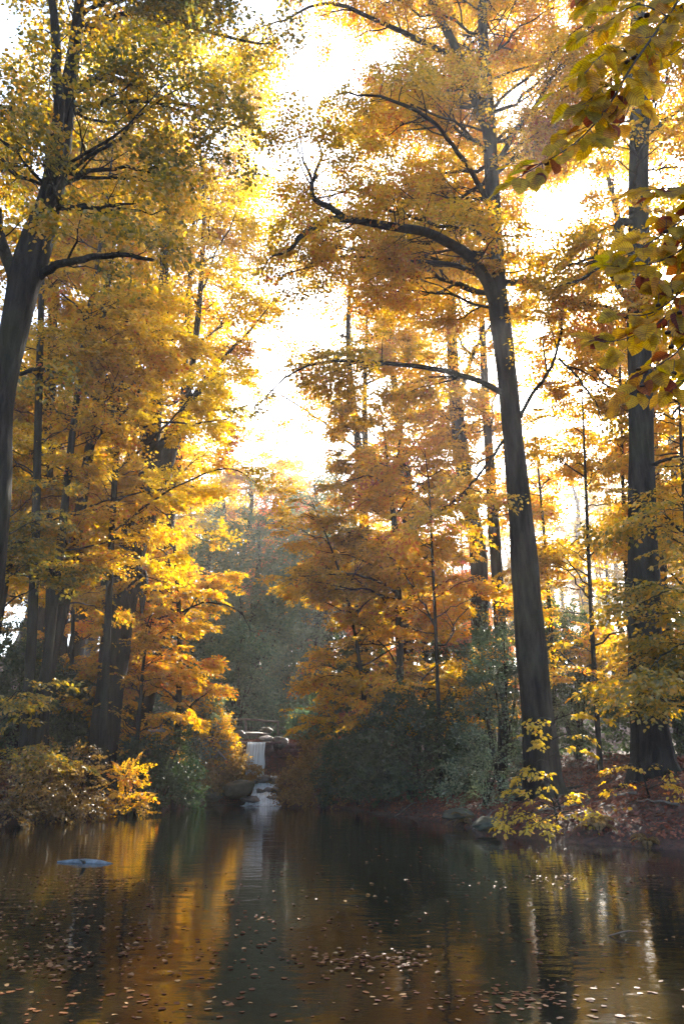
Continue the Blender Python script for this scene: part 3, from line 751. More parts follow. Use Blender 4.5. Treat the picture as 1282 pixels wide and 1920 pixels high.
sprig('young beech with bright yellow sprays in front of the leaning beech base', [(1052, 1520, d, .03), (1035, 1460, d, .026), (1028, 1400, d, .02), (1040, 1350, d, .015), (1050, 1335, d, .006)], [
    path((1040, 1352, d, .012), (1015, 1345, d - .1, .01), (1000, 1358, d - .3, .004)),
    path((1038, 1350, d, .012), (1075, 1338, d - .1, .01), (1105, 1340, d - .2, .007), (1135, 1348, d - .3, .003)),
    path((1028, 1400, d, .012), (1012, 1385, d - .1, .009), (1000, 1395, d - .3, .003)),
    path((1029, 1390, d, .012), (1055, 1378, d - .1, .009), (1080, 1376, d - .3, .003)),
    path((1030, 1420, d, .012), (1065, 1398, d - .1, .009), (1092, 1405, d - .3, .003)),
    path((1032, 1430, d, .012), (1010, 1425, d - .1, .009), (998, 1440, d - .3, .003)),
    path((1036, 1470, d, .012), (1000, 1452, d - .2, .009), (968, 1460, d - .4, .003)),
    path((1036, 1462, d, .012), (1025, 1450, d - .2, .009), (1030, 1468, d - .4, .003))], 201)
d = 18.6
sprig('low yellow beech sapling spreading over the water edge', [(1045, 1545, d, .03), (1040, 1520, d, .024), (1035, 1500, d, .018), (1030, 1490, d, .008)], [
    path((1038, 1515, d, .014), (1000, 1500, d - .2, .011), (960, 1515, d - .5, .008), (938, 1540, d - .8, .003)),
    path((1040, 1525, d, .014), (990, 1525, d - .4, .011), (955, 1540, d - .8, .004)),
    path((1036, 1505, d, .014), (1010, 1482, d - .1, .01), (975, 1480, d - .2, .004)),
    path((1040, 1515, d, .014), (1070, 1498, d - .2, .011), (1105, 1520, d - .5, .004)),
    path((1042, 1525, d, .014), (1075, 1522, d - .5, .011), (1100, 1540, d - .8, .004)),
    path((1042, 1530, d, .014), (1020, 1535, d - .6, .011), (1000, 1548, d - .9, .004)),
    path((1038, 1510, d, .014), (1050, 1490, d + .2, .01), (1060, 1492, d + .4, .004))], 202, leaf=.11, dens=6)
d = 19
sprig('dull yellow beech sapling on red litter before the thick beech roots', [(1225, 1545, d, .03), (1215, 1490, d, .024), (1205, 1450, d, .018), (1200, 1430, d, .008)], [
    path((1203, 1445, d, .012), (1180, 1432, d - .2, .009), (1150, 1440, d - .4, .003)),
    path((1205, 1448, d, .012), (1225, 1432, d - .1, .009), (1245, 1440, d - .3, .003)),
    path((1210, 1475, d, .012), (1180, 1465, d - .2, .009), (1155, 1478, d - .5, .003)),
    path((1212, 1480, d, .012), (1240, 1470, d - .2, .009), (1280, 1480, d - .6, .003)),
    path((1216, 1495, d, .012), (1190, 1500, d - .3, .009), (1165, 1520, d - .6, .003)),
    path((1218, 1505, d, .012), (1250, 1500, d - .3, .009), (1290, 1505, d - .6, .003))], 203, leaf_m='gold', leaf=.11, tc=.6)
slim('olive beech sapling leaning in from the right edge before the thick beech', [(1400, 1500, 18, .12), (1370, 1250, 18, .10), (1345, 1050, 18, .07), (1320, 920, 18, .02)], 49, leaf_m='olive', ln=2.6, dens=3.0, t0=.2, tc=.6, leaf=.10,
     limbs=[path((1360, 1160, 18, .04), (1300, 1120, 17.5, .03), (1240, 1110, 17, .02), (1200, 1130, 16.7, .008)), path((1350, 1090, 18, .04), (1290, 1010, 17.6, .03), (1240, 960, 17.3, .015)),
            path((1375, 1280, 18, .04), (1320, 1215, 17.4, .03), (1260, 1220, 17, .02), (1205, 1265, 16.6, .008))])

# ------------------------------------------------------------------ the wood beyond: a few grown trees and their copies
def copy_tree(src, loc, rz, sc, label=None, group=None):
    r = src.copy(); col.objects.link(r)
    r.location = loc; r.rotation_euler = (0, 0, rz); r.scale = (sc, sc, sc * (.92 + .16 * ((rz * 7.3) % 1)))
    if label: r['label'] = label
    if group: r['group'] = group
    for ch in src.children:
        c = ch.copy(); col.objects.link(c); c.parent = r
    return r

def far_tree(x, y, h, r, seed, leaf_m, label, t0=.35, ln=5.5, tc=.5, lean=0., group=None, leaf=.26, dens=.95, sdens=.62, **kw):
    g = np.random.default_rng(seed)
    z = gz(x, y)
    zs = np.array([-.3, .12, .3, .5, .7, .88, 1.0])
    P = np.stack([x + np.cumsum(g.normal(0, .018, 7)) * h + lean * zs * h, y + np.cumsum(g.normal(0, .015, 7)) * h, z + zs * h], 1); P[0] = (x, y, z - .3)
    return make_tree('forest_tree', label, 'tree', (P, np.array([1.1, .95, .85, .68, .48, .25, .04]) * r), (), seed=seed, leaf_m=leaf_m, sides=9, flare=.3, lump=.06, shape='rhomb',
                     auto=dict(dens=dens, t0=t0, t1=.98, ln=ln, taper=.45, ang=(.8, 1.3), up=(-.05, .45), droop=-.1, rk=.012),
                     l1=dict(L1, dens=.75, ln=2.6), l2=dict(L2, dens=1.2, ln=1.2), sdens=sdens, leaf=leaf, spray=1.5, tc=tc, group=group, **kw)

GF = 'tall trees fading into the haze beyond the pond'
KIND = {}
protos = [
    (far_tree(22, 46, 25, .42, 301, 'gold', 'tall golden forest tree fading into the haze beyond the pond', group=GF), 'gold'),
    (far_tree(27, 55, 23, .36, 302, 'amber', 'tall amber forest tree fading into the haze beyond the pond', t0=.25, ln=5, tc=.45, group=GF), 'amber'),
    (far_tree(-15, 46, 27, .45, 303, 'yellow', 'tall yellow forest tree fading into the haze beyond the pond', t0=.4, ln=6, tc=.45, group=GF), 'yellow'),
    (far_tree(-20, 54, 24, .40, 304, 'olive', 'tall olive-brown forest tree fading into the haze beyond the pond', t0=.3, ln=5.5, tc=.65, group=GF), 'olive'),
]
g = np.random.default_rng(99)
spots = []
for y in np.arange(42, 118, 5.2):
    half = .47 * y + 7
    for x in np.arange(-half, half, 4.6 + y * .028):
        xx, yy = x + g.uniform(-1.9, 1.9), y + g.uniform(-2.3, 2.3)
        vx = -4.2 - .02 * (yy - 38)
        if abs(xx - vx) < (3.6 if yy < 75 else 0): continue
        if any((xx - a)**2 + (yy - b)**2 < 14 for a, b in [(22, 46), (27, 55), (-15, 46), (-20, 54)]): continue
        if -6 < xx < 20 and yy < 62 and g.random() < .72: continue
        if -7 < xx < 34 and yy < 78 and g.random() < .4: continue
        spots.append((xx, yy))
for k, (xx, yy) in enumerate(spots):
    src, kd = protos[int(g.choice(4, p=[.34, .3, .2, .16]))]
    sc = g.uniform(.7, 1.08)
    if -8 < xx < 24 and yy < 95: sc *= .60 if yy < 80 else .75
    elif abs(xx + 4) < 9 and yy < 60: sc *= .72
    copy_tree(src, (xx, yy, gz(xx, yy) - .1), g.uniform(0, 6.28), sc)
# the wood goes on behind the camera and to both sides
for x, y in [(-18, -4), (18, -3), (-26, -8), (26, -9),
             (-13.5, 5), (15, 5), (-20, 4), (22, 5), (-17, 12), (18.5, 12), (-24, 12), (26, 13), (-21, 19), (22.5, 19), (-29, 20), (30, 20), (-26, 27), (27, 26.5), (-31, 31), (33, 33), (-33, 4), (34, 5), (-36, 13), (38, 14), (-34, -10), (35, -9)]:
    src, kd = protos[int(g.choice(4, p=[.34, .3, .2, .16]))]
    copy_tree(src, (x, y, gz(x, y) - .1), g.uniform(0, 6.28), g.uniform(.8, 1.1))
print('far copies', len(spots))

far_tree(-9.2, 36.5, 43, .24, 311, 'yellow', 'tall slender pale tree, straightest of the three in the bright gap', t0=.45, ln=5.2, tc=.4, leaf=.19, sdens=1.6, dens=1.1)
far_tree(-9.9, 38.5, 44, .22, 312, 'gold', 'tall slender tree leaning right in the bright gap above the valley', t0=.45, ln=5.0, tc=.4, leaf=.19, sdens=1.6, dens=1.1, lean=.02)
far_tree(-10.6, 37, 43, .28, 313, 'gold', 'tall slender tree at the left side of the bright gap', t0=.4, ln=5.4, tc=.5, leaf=.19, sdens=1.6, dens=1.1)
far_tree(1.5, 47, 31, .34, 314, 'amber', 'tall thinly leaved tree in white mist above the low drooping limb', t0=.5, ln=5.0, tc=.35, leaf=.2, sdens=.3, dens=.8)

far_tree(-8.5, 64, 21, .30, 315, 'gold', 'hazy golden tree on the slope left of the valley head', t0=.3, ln=6, leaf=.26, sdens=.9, dens=1.1)
far_tree(.4, 63, 21, .30, 317, 'gold', 'hazy golden tree on the slope right of the valley head', t0=.3, ln=5, leaf=.26, sdens=.8, dens=1.0, tc=.6)

# ------------------------------------------------------------------ rocks, falls, rails
import bmesh
def rock_mesh(seed, sub=4, squash=(1, .8, .6), rough=.28, cut=.75):
    bm = bmesh.new()
    bmesh.ops.create_icosphere(bm, subdivisions=sub, radius=1)
    V = np.array([v.co[:] for v in bm.verts]); Fc = np.array([[v.index for v in f.verts] for f in bm.faces])
    bm.free()
    g = np.random.default_rng(seed)
    off = g.random(3) * 40
    nz = np.array([mnoise.fractal(Vector(v * 1.3 + off), 1, 2, 4) for v in V])
    V = V * (1 + rough * nz)[:, None]
    for k in range(9):                       # cleaved faces
        n = nrm(g.normal(0, 1, 3)); h = cut * (.75 + .35 * g.random()); q = V @ n - h
        V = V - np.where(q > 0, q * .85, 0)[:, None] * n
    nz = np.array([mnoise.fractal(Vector(v * 4 + off), 1, 2, 3) for v in V])
    V = V * (1 + .05 * nz)[:, None]
    return V * np.array(squash), Fc

def rock(label, pxx, pyy, d, w, h, seed, mat='rock', dep=.8, rot=0., name='rock', group=None):
    """w, h: half-width and half-height in photo pixels"""
    c = at(pxx, pyy, d); a, b = px(2 * w, d), px(2 * h, d)
    V, Fc = rock_mesh(seed, 4, (a, a * dep, b))
    ca, sa = math.cos(rot), math.sin(rot)
    V = np.stack([V[:, 0] * ca - V[:, 1] * sa, V[:, 0] * sa + V[:, 1] * ca, V[:, 2]], 1)
    o = mesh(name, V, Fc, M[mat])
    o.location = tuple(c)
    return tag(o, label, 'rock', group)

rock('big flat-topped mossy rock at the water left of the cascade', 446, 1482, 37.0, 34, 19, 1, 'moss_rock')
rock('dark rock half buried in bracken left of the big mossy rock', 392, 1490, 36.9, 30, 14, 2, 'moss_rock')
rock('low slab at the water line below the handrail', 350, 1500, 36.2, 26, 7, 3, 'rock')
rock('flat wet stone at the left lip of the cascade outflow', 470, 1499, 36.9, 18, 6, 4, 'rock')
rock('wet stone splitting the water under the falls', 494, 1462, 38.1, 13, 8, 5, 'rock')
rock('small dark stone right of the splash pool', 512, 1466, 38.2, 10, 8, 6, 'rock')
rock('small dark stone left of the splash pool', 478, 1464, 38.2, 9, 7, 7, 'rock')
rock('wet stone in the middle of the cascade', 503, 1481, 37.7, 12, 6, 8, 'rock')
rock('rounded wet stone at the right of the cascade', 519, 1484, 37.6, 12, 9, 9, 'rock')
rock('small wet stone at the left of the cascade', 487, 1484, 37.6, 8, 5, 10, 'rock')
rock('flat stone in the cascade outflow', 512, 1496, 37.2, 13, 4, 11, 'rock')
rock('dark rock at the foot of the orange-tipped shrub', 545, 1492, 37.2, 18, 12, 12, 'moss_rock')
rock('pale angular stone above the right end of the weir', 500, 1385, 39.9, 13, 6, 13, 'pale_rock')
rock('dark boulder on the weir left of the falls', 448, 1378, 40.4, 14, 10, 14, 'rock')
rock('mossy boulder behind the railing', 440, 1368, 41.6, 16, 8, 15, 'moss_rock')
rock('rough boulder at the right end of the railing', 500, 1370, 41.4, 15, 6, 16, 'moss_rock')
rock('dark boulder on the weir right of the falls', 524, 1394, 39.6, 16, 12, 17, 'rock')
rock('mossy stone above the left end of the weir', 420, 1392, 39.9, 18, 11, 18, 'moss_rock')
rock('flat stone slab spanning the stream above the falls', 470, 1376, 40.6, 32, 3.6, 19, 'pale_rock', dep=.4)
rock('dark bank stone at the water before the silvery shrub', 858, 1530, 23.2, 30, 12, 20, 'moss_rock')
rock('dark bank stone left of the low yellow sapling', 915, 1545, 20.2, 30, 14, 21, 'moss_rock')

# the weir: a rough stone wall with a lip, the falls run over it
d = 39.45
wl, wr = at(405, 1392, d)[0], at(560, 1392, d)[0]
top = at(480, 1393, d)[2]
nx, nz_ = 70, 34
def wall_face():
    u = np.linspace(0, 1, nx); v = np.linspace(0, 1, nz_)
    U, Vv = np.meshgrid(u, v)
    X = wl + (wr - wl) * U; Z = .1 + (top - .12) * Vv; Y = np.full_like(X, d)
    course = .22; row = np.floor(Z / course)
    bx = (X / .45 + row * .5) % 1; bz = (Z / course) % 1
    edge = np.minimum(np.minimum(bx, 1 - bx) * 2, np.minimum(bz, 1 - bz))
    blk = np.sin(np.floor(X / .45 + row * .5) * 12.9 + row * 7.7) * .06
    Y = Y - blk - .05 * np.clip(edge * 5, 0, 1) + .12 * Vv
    Y += np.array([mnoise.noise(Vector((a * 3, b * 3, 1))) for a, b in zip(X.ravel(), Z.ravel())]).reshape(X.shape) * .05
    P = np.stack([X, Y, Z], -1).reshape(-1, 3)
    back = P.copy(); back[:, 1] = d + .8
    i = np.arange(nz_ - 1)[:, None] * nx; j = np.arange(nx - 1)[None]
    Fc = np.stack([i + j, i + j + 1, i + nx + j + 1, i + nx + j], -1).reshape(-1, 4)
    n = len(P)
    t = (nz_ - 1) * nx + np.arange(nx - 1)
    Ft = np.stack([t, t + 1, t + 1 + n, t + n], -1)
    s0 = np.arange(nz_ - 1) * nx; s1 = s0 + nx - 1
    Fs = np.concatenate([np.stack([s0, s0 + nx, s0 + nx + n, s0 + n], -1), np.stack([s1, s1 + n, s1 + nx + n, s1 + nx], -1)])
    return np.concatenate([P, back]), np.concatenate([Fc, Fc[:, ::-1] + n, Ft, Fs])
weir = empty('stone_weir', ((wl + wr) / 2, d, .1), 'dark reddish stone weir wall that the falls pour over', 'wall')
mesh('wall', *wall_face(), M['wall'], weir, smooth=False)
def slab(x0, x1, y0, y1, z0, z1, n=24, seed=0):
    g = np.random.default_rng(seed)
    xs = np.linspace(x0, x1, n)
    prof = np.array([(y0, z0), (y0 - .02, (z0 + z1) / 2), (y0 + .02, z1), (y1, z1), (y1, z0)])
    V = np.array([[(x, a + g.normal(0, .012), b + g.normal(0, .01)) for a, b in prof] for x in xs])
    k = len(prof); V = V.reshape(-1, 3)
    i = np.arange(n - 1)[:, None] * k; j = np.arange(k)[None]; j2 = (j + 1) % k
    Fc = np.stack([i + j, i + j2, i + k + j2, i + k + j], -1).reshape(-1, 4)
    return V, Fc
xf0, xf1 = at(463, 1392, d)[0], at(499, 1392, d)[0]
mesh('ledge', *joinq([slab(at(430, 1390, d)[0], xf0, d - .16, d + .5, top - .06, top + .05, seed=1), slab(xf1, at(528, 1390, d)[0], d - .16, d + .5, top - .06, top + .05, seed=2)]), M['wall'], weir)

# falling water
m, nt, out = new_mat('falling_water')
L = nt.links.new
tc_ = N(nt, 'ShaderNodeTexCoord'); mp = N(nt, 'ShaderNodeMapping'); mp.inputs['Scale'].default_value = (16, 4, .5)
L(tc_.outputs['Object'], mp.inputs['Vector'])
n1 = N(nt, 'ShaderNodeTexNoise', Scale=1.0, Detail=4.0, Roughness=.6); L(mp.outputs[0], n1.inputs['Vector'])
r1 = ramp(nt, [(.33, (.55, .55, .55)), (.60, (1, 1, 1))]); L(n1.outputs['Fac'], r1.inputs['Fac'])
b = N(nt, 'ShaderNodeBsdfPrincipled', Roughness=.35, IOR=1.33)
b.inputs['Base Color'].default_value = (.84, .94, .99, 1)
tl = N(nt, 'ShaderNodeBsdfTranslucent'); tl.inputs['Color'].default_value = (.62, .76, .82, 1)
m1 = N(nt, 'ShaderNodeMixShader', Fac=.4); L(b.outputs[0], m1.inputs[1]); L(tl.outputs[0], m1.inputs[2])
tr = N(nt, 'ShaderNodeBsdfTransparent'); m2 = N(nt, 'ShaderNodeMixShader')
L(r1.outputs['Color'], m2.inputs['Fac']); L(tr.outputs[0], m2.inputs[1]); L(m1.outputs[0], m2.inputs[2])
L(m2.outputs[0], out.inputs['Surface'])
M['falls'] = m
falls = empty('waterfall', (xf0, d - .3, 0), 'pale blue sheet of water pouring over the weir into a stepped cascade', 'waterfall')
def ribbon(prof, x0, x1, nx=28, seed=0, amp=.025, thick=.04):
    """a sheet of water that follows a (y, z, widen) profile from the lip downwards"""
    g = np.random.default_rng(seed)
    prof = np.array(prof); s = np.linspace(0, len(prof) - 1, 40)
    yy, zz, ww = (np.interp(s, np.arange(len(prof)), prof[:, q]) for q in range(3))
    u = np.linspace(0, 1, nx)
    c = (x0 + x1) / 2; hwid = (x1 - x0) / 2
    rip = np.array([mnoise.noise(Vector((a * 14, seed, 0))) for a in u])
    edge = np.array([[mnoise.noise(Vector((e_, q * .9, seed))) for e_ in (0., 9.)] for q in s]) * .16 * np.clip(s / 3, 0, 1)[:, None]
    X = c + (u[None] * 2 - 1) * (hwid * (1 + ww))[:, None] * (1 + np.where(u[None] < .5, edge[:, :1], edge[:, 1:]) * np.abs(u[None] * 2 - 1)**3)
    Y = yy[:, None] - np.abs(rip)[None] * amp * 2 * np.linspace(.2, 1, 40)[:, None]
    Z = zz[:, None] + rip[None] * amp * .5 + np.array([[mnoise.noise(Vector((a * 9, q * .7, seed))) for a in u] for q in s]) * amp
    P = np.stack([X, Y, Z], -1).reshape(-1, 3)
    Bk = P + np.array((0, thick, -thick * .3))
    i = np.arange(39)[:, None] * nx; j = np.arange(nx - 1)[None]
    Fc = np.stack([i + j, i + nx + j, i + nx + j + 1, i + j + 1], -1).reshape(-1, 4)
    n = len(P); s0 = np.arange(39) * nx; s1 = s0 + nx - 1
    Fs = np.concatenate([np.stack([s0, s0 + n, s0 + nx + n, s0 + nx], -1), np.stack([s1, s1 + nx, s1 + nx + n, s1 + n], -1)])
    return np.concatenate([P, Bk]), np.concatenate([Fc, Fc[:, ::-1] + n, Fs])
zb = at(484, 1451, 38.7)[2]
mesh('water_sheet', *ribbon([(d + .5, top + .03, -.02), (d - .10, top + .03, 0), (d - .22, top - .04, .0), (d - .32, top - .5, .0), (d - .38, zb + .4, 0), (d - .42, zb - .05, .03)], xf0 + .04, xf1 - .02, seed=1), M['falls'], falls)
z2 = [at(495, q, dd)[2] for q, dd in ((1455, 38.6), (1468, 38.3), (1472, 38.0), (1484, 37.7), (1488, 37.4), (1499, 37.1), (1503.5, 36.6))]
mesh('cascade', *ribbon([(38.9, z2[0] + .02, -.1), (38.6, z2[0], .1), (38.25, z2[1] + .05, .05), (38.05, z2[2], 0), (37.8, z2[3] + .06, .1), (37.4, z2[4], .1), (37.15, z2[5] + .05, .3), (36.8, .035, .7), (36.5, .012, 1.0)], at(478, 1470, 38)[0], at(516, 1470, 38)[0], seed=4, amp=.05), M['falls'], falls)

# wooden rails
def beam(P, r, flat=.7, seed=0):
    P = np.array(P, float); q, rr = spline(P, np.full(len(P), r), 14)
    return tube(q, rr, 7, .12, 0, seed)
rail = empty('wooden_railing', at(460, 1385, 42.2), 'thin weathered wooden railing spanning the top of the falls', 'railing')
d = 42.2
mesh('top_rail', *joinq([beam([at(400, 1353, d), at(430, 1350, d), at(462, 1348.5, d)], .05), beam([at(460, 1348.5, d - .05), at(490, 1351, d), at(524, 1354, d)], .05, seed=2)]), M['wood'], rail)
for k, (xx, yy) in enumerate(((404, 1353), (461, 1349), (521, 1354))):
    p0, p1 = at(xx, yy - 2, d), at(xx, 1392, d)
    mesh('post', *beam([p1, (p0 + p1) / 2, p0], .06, seed=k), M['wood'], rail)
d = 38.0
hand = empty('wooden_handrail', at(400, 1415, d), 'short sloping wooden handrail with posts on the left bank of the falls', 'railing')
mesh('top_rail', *beam([at(362, 1380, d + .6), at(392, 1382, d + .2), at(409, 1390, d)], .05, seed=5), M['wood'], hand)
for k, (xx, y0_, y1_) in enumerate(((406, 1388, 1425), (396, 1384, 1425), (368, 1380, 1425))):
    p0, p1 = at(xx, y0_, d + .1 * k), at(xx - 2, y1_, d + .1 * k)
    mesh('post', *beam([p1, (p0 + p1) / 2, p0], .055, seed=k), M['wood'], hand)
mesh('lower_rail', *beam([at(400, 1398, d - .1), at(412, 1412, d - .3), at(424, 1424, d - .5)], .05, seed=8), M['wood'], hand)

# ------------------------------------------------------------------ ferns on the banks
def fern(label, pxx, pyy, d, size, seed, leaf_m='ochre', nfr=16, tc=.5):
    g = np.random.default_rng(seed)
    b = at(pxx, pyy, d); b[2] = gz(b[0], b[1])
    root = empty('fern', b, label, 'fern')
    stems = []
    for k in range(nfr):
        az = k * 2.4 + g.random(); el = .5 + .5 * g.random(); L_ = size * (.7 + .5 * g.random())
        hd = np.array((math.cos(az), math.sin(az), 0))
        s = np.linspace(0, 1, 24)
        P = b + hd * (s * L_ * math.cos(el))[:, None] + UPZ * (s * L_ * math.sin(el) * 1.5 - .95 * L_ * s**2)[:, None]
        stems.append(P[::4][:6])
        tg = nrm(np.gradient(P, axis=0)); sd = nrm(np.cross(tg, UPZ)); up = np.cross(sd, tg)
        w = L_ * .20 * np.sin(np.pi * np.clip(s * .92 + .08, 0, 1))**.8; m_ = s > .12; n = m_.sum()
        leaf_mesh('frond', np.concatenate([P[m_]] * 2), np.concatenate([(sd * q + tg * .35 - UPZ * .25)[m_] for q in (-1, 1)]), np.concatenate([up[m_]] * 2), np.concatenate([w[m_]] * 2),
                  np.full(2 * n, L_ * .024), np.clip(tc + g.normal(0, .1, 2 * n), 0, 1), M[leaf_m], root)
    S_ = np.array(stems)
    mesh('stem', *tubes(S_, np.full(S_.shape[:2], .006), 4), M['bark_dark'], root)
fern('mossy green fern low on the left bank edge', 78, 1528, 22.6, .75, 401, 'olive', tc=.35)
fern('small olive fern beside the mossy one on the left bank', 50, 1532, 22.3, .55, 402, 'olive', tc=.3)
fern('brown fern at the tip of the left bank', 312, 1500, 31.5, .8, 403, 'ochre', tc=.6)
fern('pale fern hanging over the right bank beside the low yellow sapling', 1118, 1540, 17.7, .6, 404, 'ochre', tc=.8)
fern('yellowish fern at the right bank edge under the dull sapling', 1210, 1560, 16.8, .5, 405, 'ochre', tc=.7)
fern('brown fern on the bank before the silvery shrub', 870, 1510, 23.0, .7, 406, 'ochre', tc=.5)

# ------------------------------------------------------------------ roots and fallen sticks
def roots(tree, n, L_, r0, seed, az0=0., az1=6.28):
    g = np.random.default_rng(seed)
    c = np.array(tree.location)
    for k in range(n):
        a = az0 + (az1 - az0) * (k + g.uniform(.2, .8)) / n; l_ = L_ * g.uniform(.6, 1.1)
        s = np.linspace(0, 1, 8); aa = a + np.cumsum(g.normal(0, .12, 8))
        x = c[0] + np.cos(aa) * s * l_; y = c[1] + np.sin(aa) * s * l_
        z = ground(x, y) + r0 * (1.6 * (1 - s)**3 + .25 - .7 * s)
        V, Fc = tube(np.stack([x, y, z], 1), r0 * (1 - .75 * s), 8, .15, 0, seed + k)
        mesh('root', V, Fc, M['bark'], tree)
for o in list(col.objects):
    if o.get('label', '').startswith('thick straight beech'): roots(o, 7, 1.9, .17, 77, 2.4, 6.9)
    if o.get('label', '').startswith('tall dark beech leaning'): roots(o, 6, 1.7, .15, 78, 2.6, 6.6)
    if o.get('label', '').startswith('slender curved maple'): roots(o, 4, .9, .06, 79)
for k, (a, b_, d_, ln, az) in enumerate([(1060, 1500, 21, 1.6, .3), (1150, 1490, 20.5, 1.1, 2.5), (890, 1525, 22, 1.3, .1), (780, 1518, 28, 1.5, 2.9), (1100, 1545, 18.8, 1.2, .5), (95, 1520, 24.5, 1.4, .4), (265, 1512, 30.5, 1.5, 2.8), (1235, 1540, 18.4, 1.0, 2.2)]):
    g = np.random.default_rng(880 + k); c = at(a, b_, d_)
    s = np.linspace(-.5, .5, 8); x = c[0] + s * ln * math.cos(az); y = c[1] + s * ln * math.sin(az) + g.normal(0, .03, 8)
    V, Fc = tube(np.stack([x, y, ground(x, y) + .06 + g.normal(0, .02, 8)], 1), np.linspace(.035, .012, 8), 6, .2, 0, k)
    where = ['behind the low yellow sapling', 'before the thick straight beech', 'by the silvery shrub', 'under the dark rhododendron', 'at the water edge beside the low yellow sapling', 'on the left bank under the dark poles', 'on the left bank right of the curved maple', 'below the dull yellow sapling'][k]
    tag(mesh('fallen_stick', V, Fc, M['wood']), 'grey fallen stick lying on leaf litter ' + where, 'stick')

# ------------------------------------------------------------------ leaf litter and floating leaves
g = np.random.default_rng(500)
def scatter_litter(n):
    X = g.uniform(-19, 15, n); Y = g.uniform(13, 43, n)
    s = sdist(X, Y); z = ground(X, Y)
    ok = (s > .05) & (s < 9) & (z > .02) & (np.abs(X) < .46 * Y + 1)
    X, Y, z = X[ok], Y[ok], z[ok]
    e = .05
    nx_ = -(ground(X + e, Y) - ground(X - e, Y)) / (2 * e); ny_ = -(ground(X, Y + e) - ground(X, Y - e)) / (2 * e)
    nn = nrm(np.stack([nx_, ny_, np.ones_like(nx_)], 1)); nn = nrm(nn + g.normal(0, .35, nn.shape))
    a = nrm(np.cross(nn, g.normal(0, 1, nn.shape)))
    Ls = g.uniform(.06, .13, len(X))
    drift = np.array([mnoise.noise(Vector((x * .8, y * .8, 3))) for x, y in zip(X, Y)])
    t = np.clip(.42 + .5 * drift + g.normal(0, .18, len(X)), 0, 1)
    C = np.stack([X, Y, z + g.uniform(.005, .05, len(X))], 1)
    tag(leaf_mesh('fallen_leaves', C, a, nn, Ls, Ls * g.uniform(.5, .75, len(X)), t, M['litter'], None, 'hex'), kind='stuff')
scatter_litter(150000)

def float_spots(n):
    """drifting leaves gather in a few rafts and thin out between them"""
    out = []
    rafts = [(90, 1660, 110, 18), (60, 1720, 120, 24), (160, 1650, 60, 6), (1010, 1645, 140, 12), (1130, 1650, 110, 16), (960, 1870, 90, 14), (710, 1800, 60, 10), (50, 1790, 90, 20), (230, 1860, 160, 40), (400, 1750, 200, 60), (900, 1600, 160, 10)]
    while len(out) < n:
        if g.random() < .74:
            c = rafts[int(g.integers(len(rafts)))]
            a, b_ = c[0] + g.normal(0, c[2]), c[1] + g.normal(0, c[3])
        else:
            a, b_ = g.uniform(-20, 1300), 1545 + 375 * g.random()**.8
        if not (-30 < a < 1310 and 1520 < b_ < 1925): continue
        q = at(a, b_, 1.0) - (0, 0, H)
        if q[2] >= -.01: continue
        k = H / -q[2]
        out.append((q[0] * k, k))
    return np.array(out)
fs = float_spots(1500)
fs = fs[sdist(fs[:, 0], fs[:, 1]) < -.15]
fs = fs[np.argsort(fs[:, 1])]

protos_f = []
def float_proto(seed, wide):
    gg = np.random.default_rng(seed)
    n = 13
    s = np.linspace(0, 1, n); w = wide * np.sin(np.pi * s**.85)**.8 * (1 + gg.normal(0, .25, n))
    curl = gg.uniform(.0, .10); bend = gg.normal(0, .16)
    rows = []
    for q in (-1, -.5, 0, .5, 1):
        rows.append(np.stack([s - .5, q * w + bend * np.sin(s * 3), .02 + curl * (q * q) * w + .05 * gg.random() * s], 1))
    Vv = np.array(rows).reshape(-1, 3)
    i = np.arange(4)[:, None] * n; j = np.arange(n - 1)[None]
    Fc = np.stack([i + j, i + j + 1, i + n + j + 1, i + n + j], -1).reshape(-1, 4)
    return Vv, Fc
for k in range(6):
    Vv, Fc = float_proto(600 + k, .30 + .05 * (k % 3))
    protos_f.append([mesh('floating_leaf', Vv, Fc, M['float'], None, t=np.full(len(Vv), tt), link=False) for tt in (.15, .5, .85)])
tones = ('dark brown', 'tan', 'pale straw')
for x, y in fs[:300]:
    c = int(g.choice(3, p=[.4, .38, .22])); o = protos_f[int(g.integers(6))][c].copy()
    o.name = 'floating_leaf'
    col.objects.link(o)
    s = g.uniform(.025, .075) * g.uniform(.6, 1.0)
    o.location = (x, y, .003); o.rotation_euler = (g.normal(0, .05), g.normal(0, .05), g.uniform(0, 6.28)); o.scale = (s, s, s * .4)
    tag(o, tones[c] + ' fallen leaf floating flat on the dark pond water', 'leaf', tones[c] + ' leaves floating on the pond')
r_ = fs[300:]
n = len(r_)
C = np.concatenate([r_, np.full((n, 1), .008)], 1); a = nrm(g.normal(0, 1, (n, 3)) * (1, 1, 0)); Ls = g.uniform(.025, .07, n)
tag(leaf_mesh('floating_leaves', C, a, nrm(UPZ + g.normal(0, .06, (n, 3))), Ls, Ls * .7, np.clip(g.normal(.45, .25, n), 0, 1), M['float'], None, 'hex'), kind='stuff')

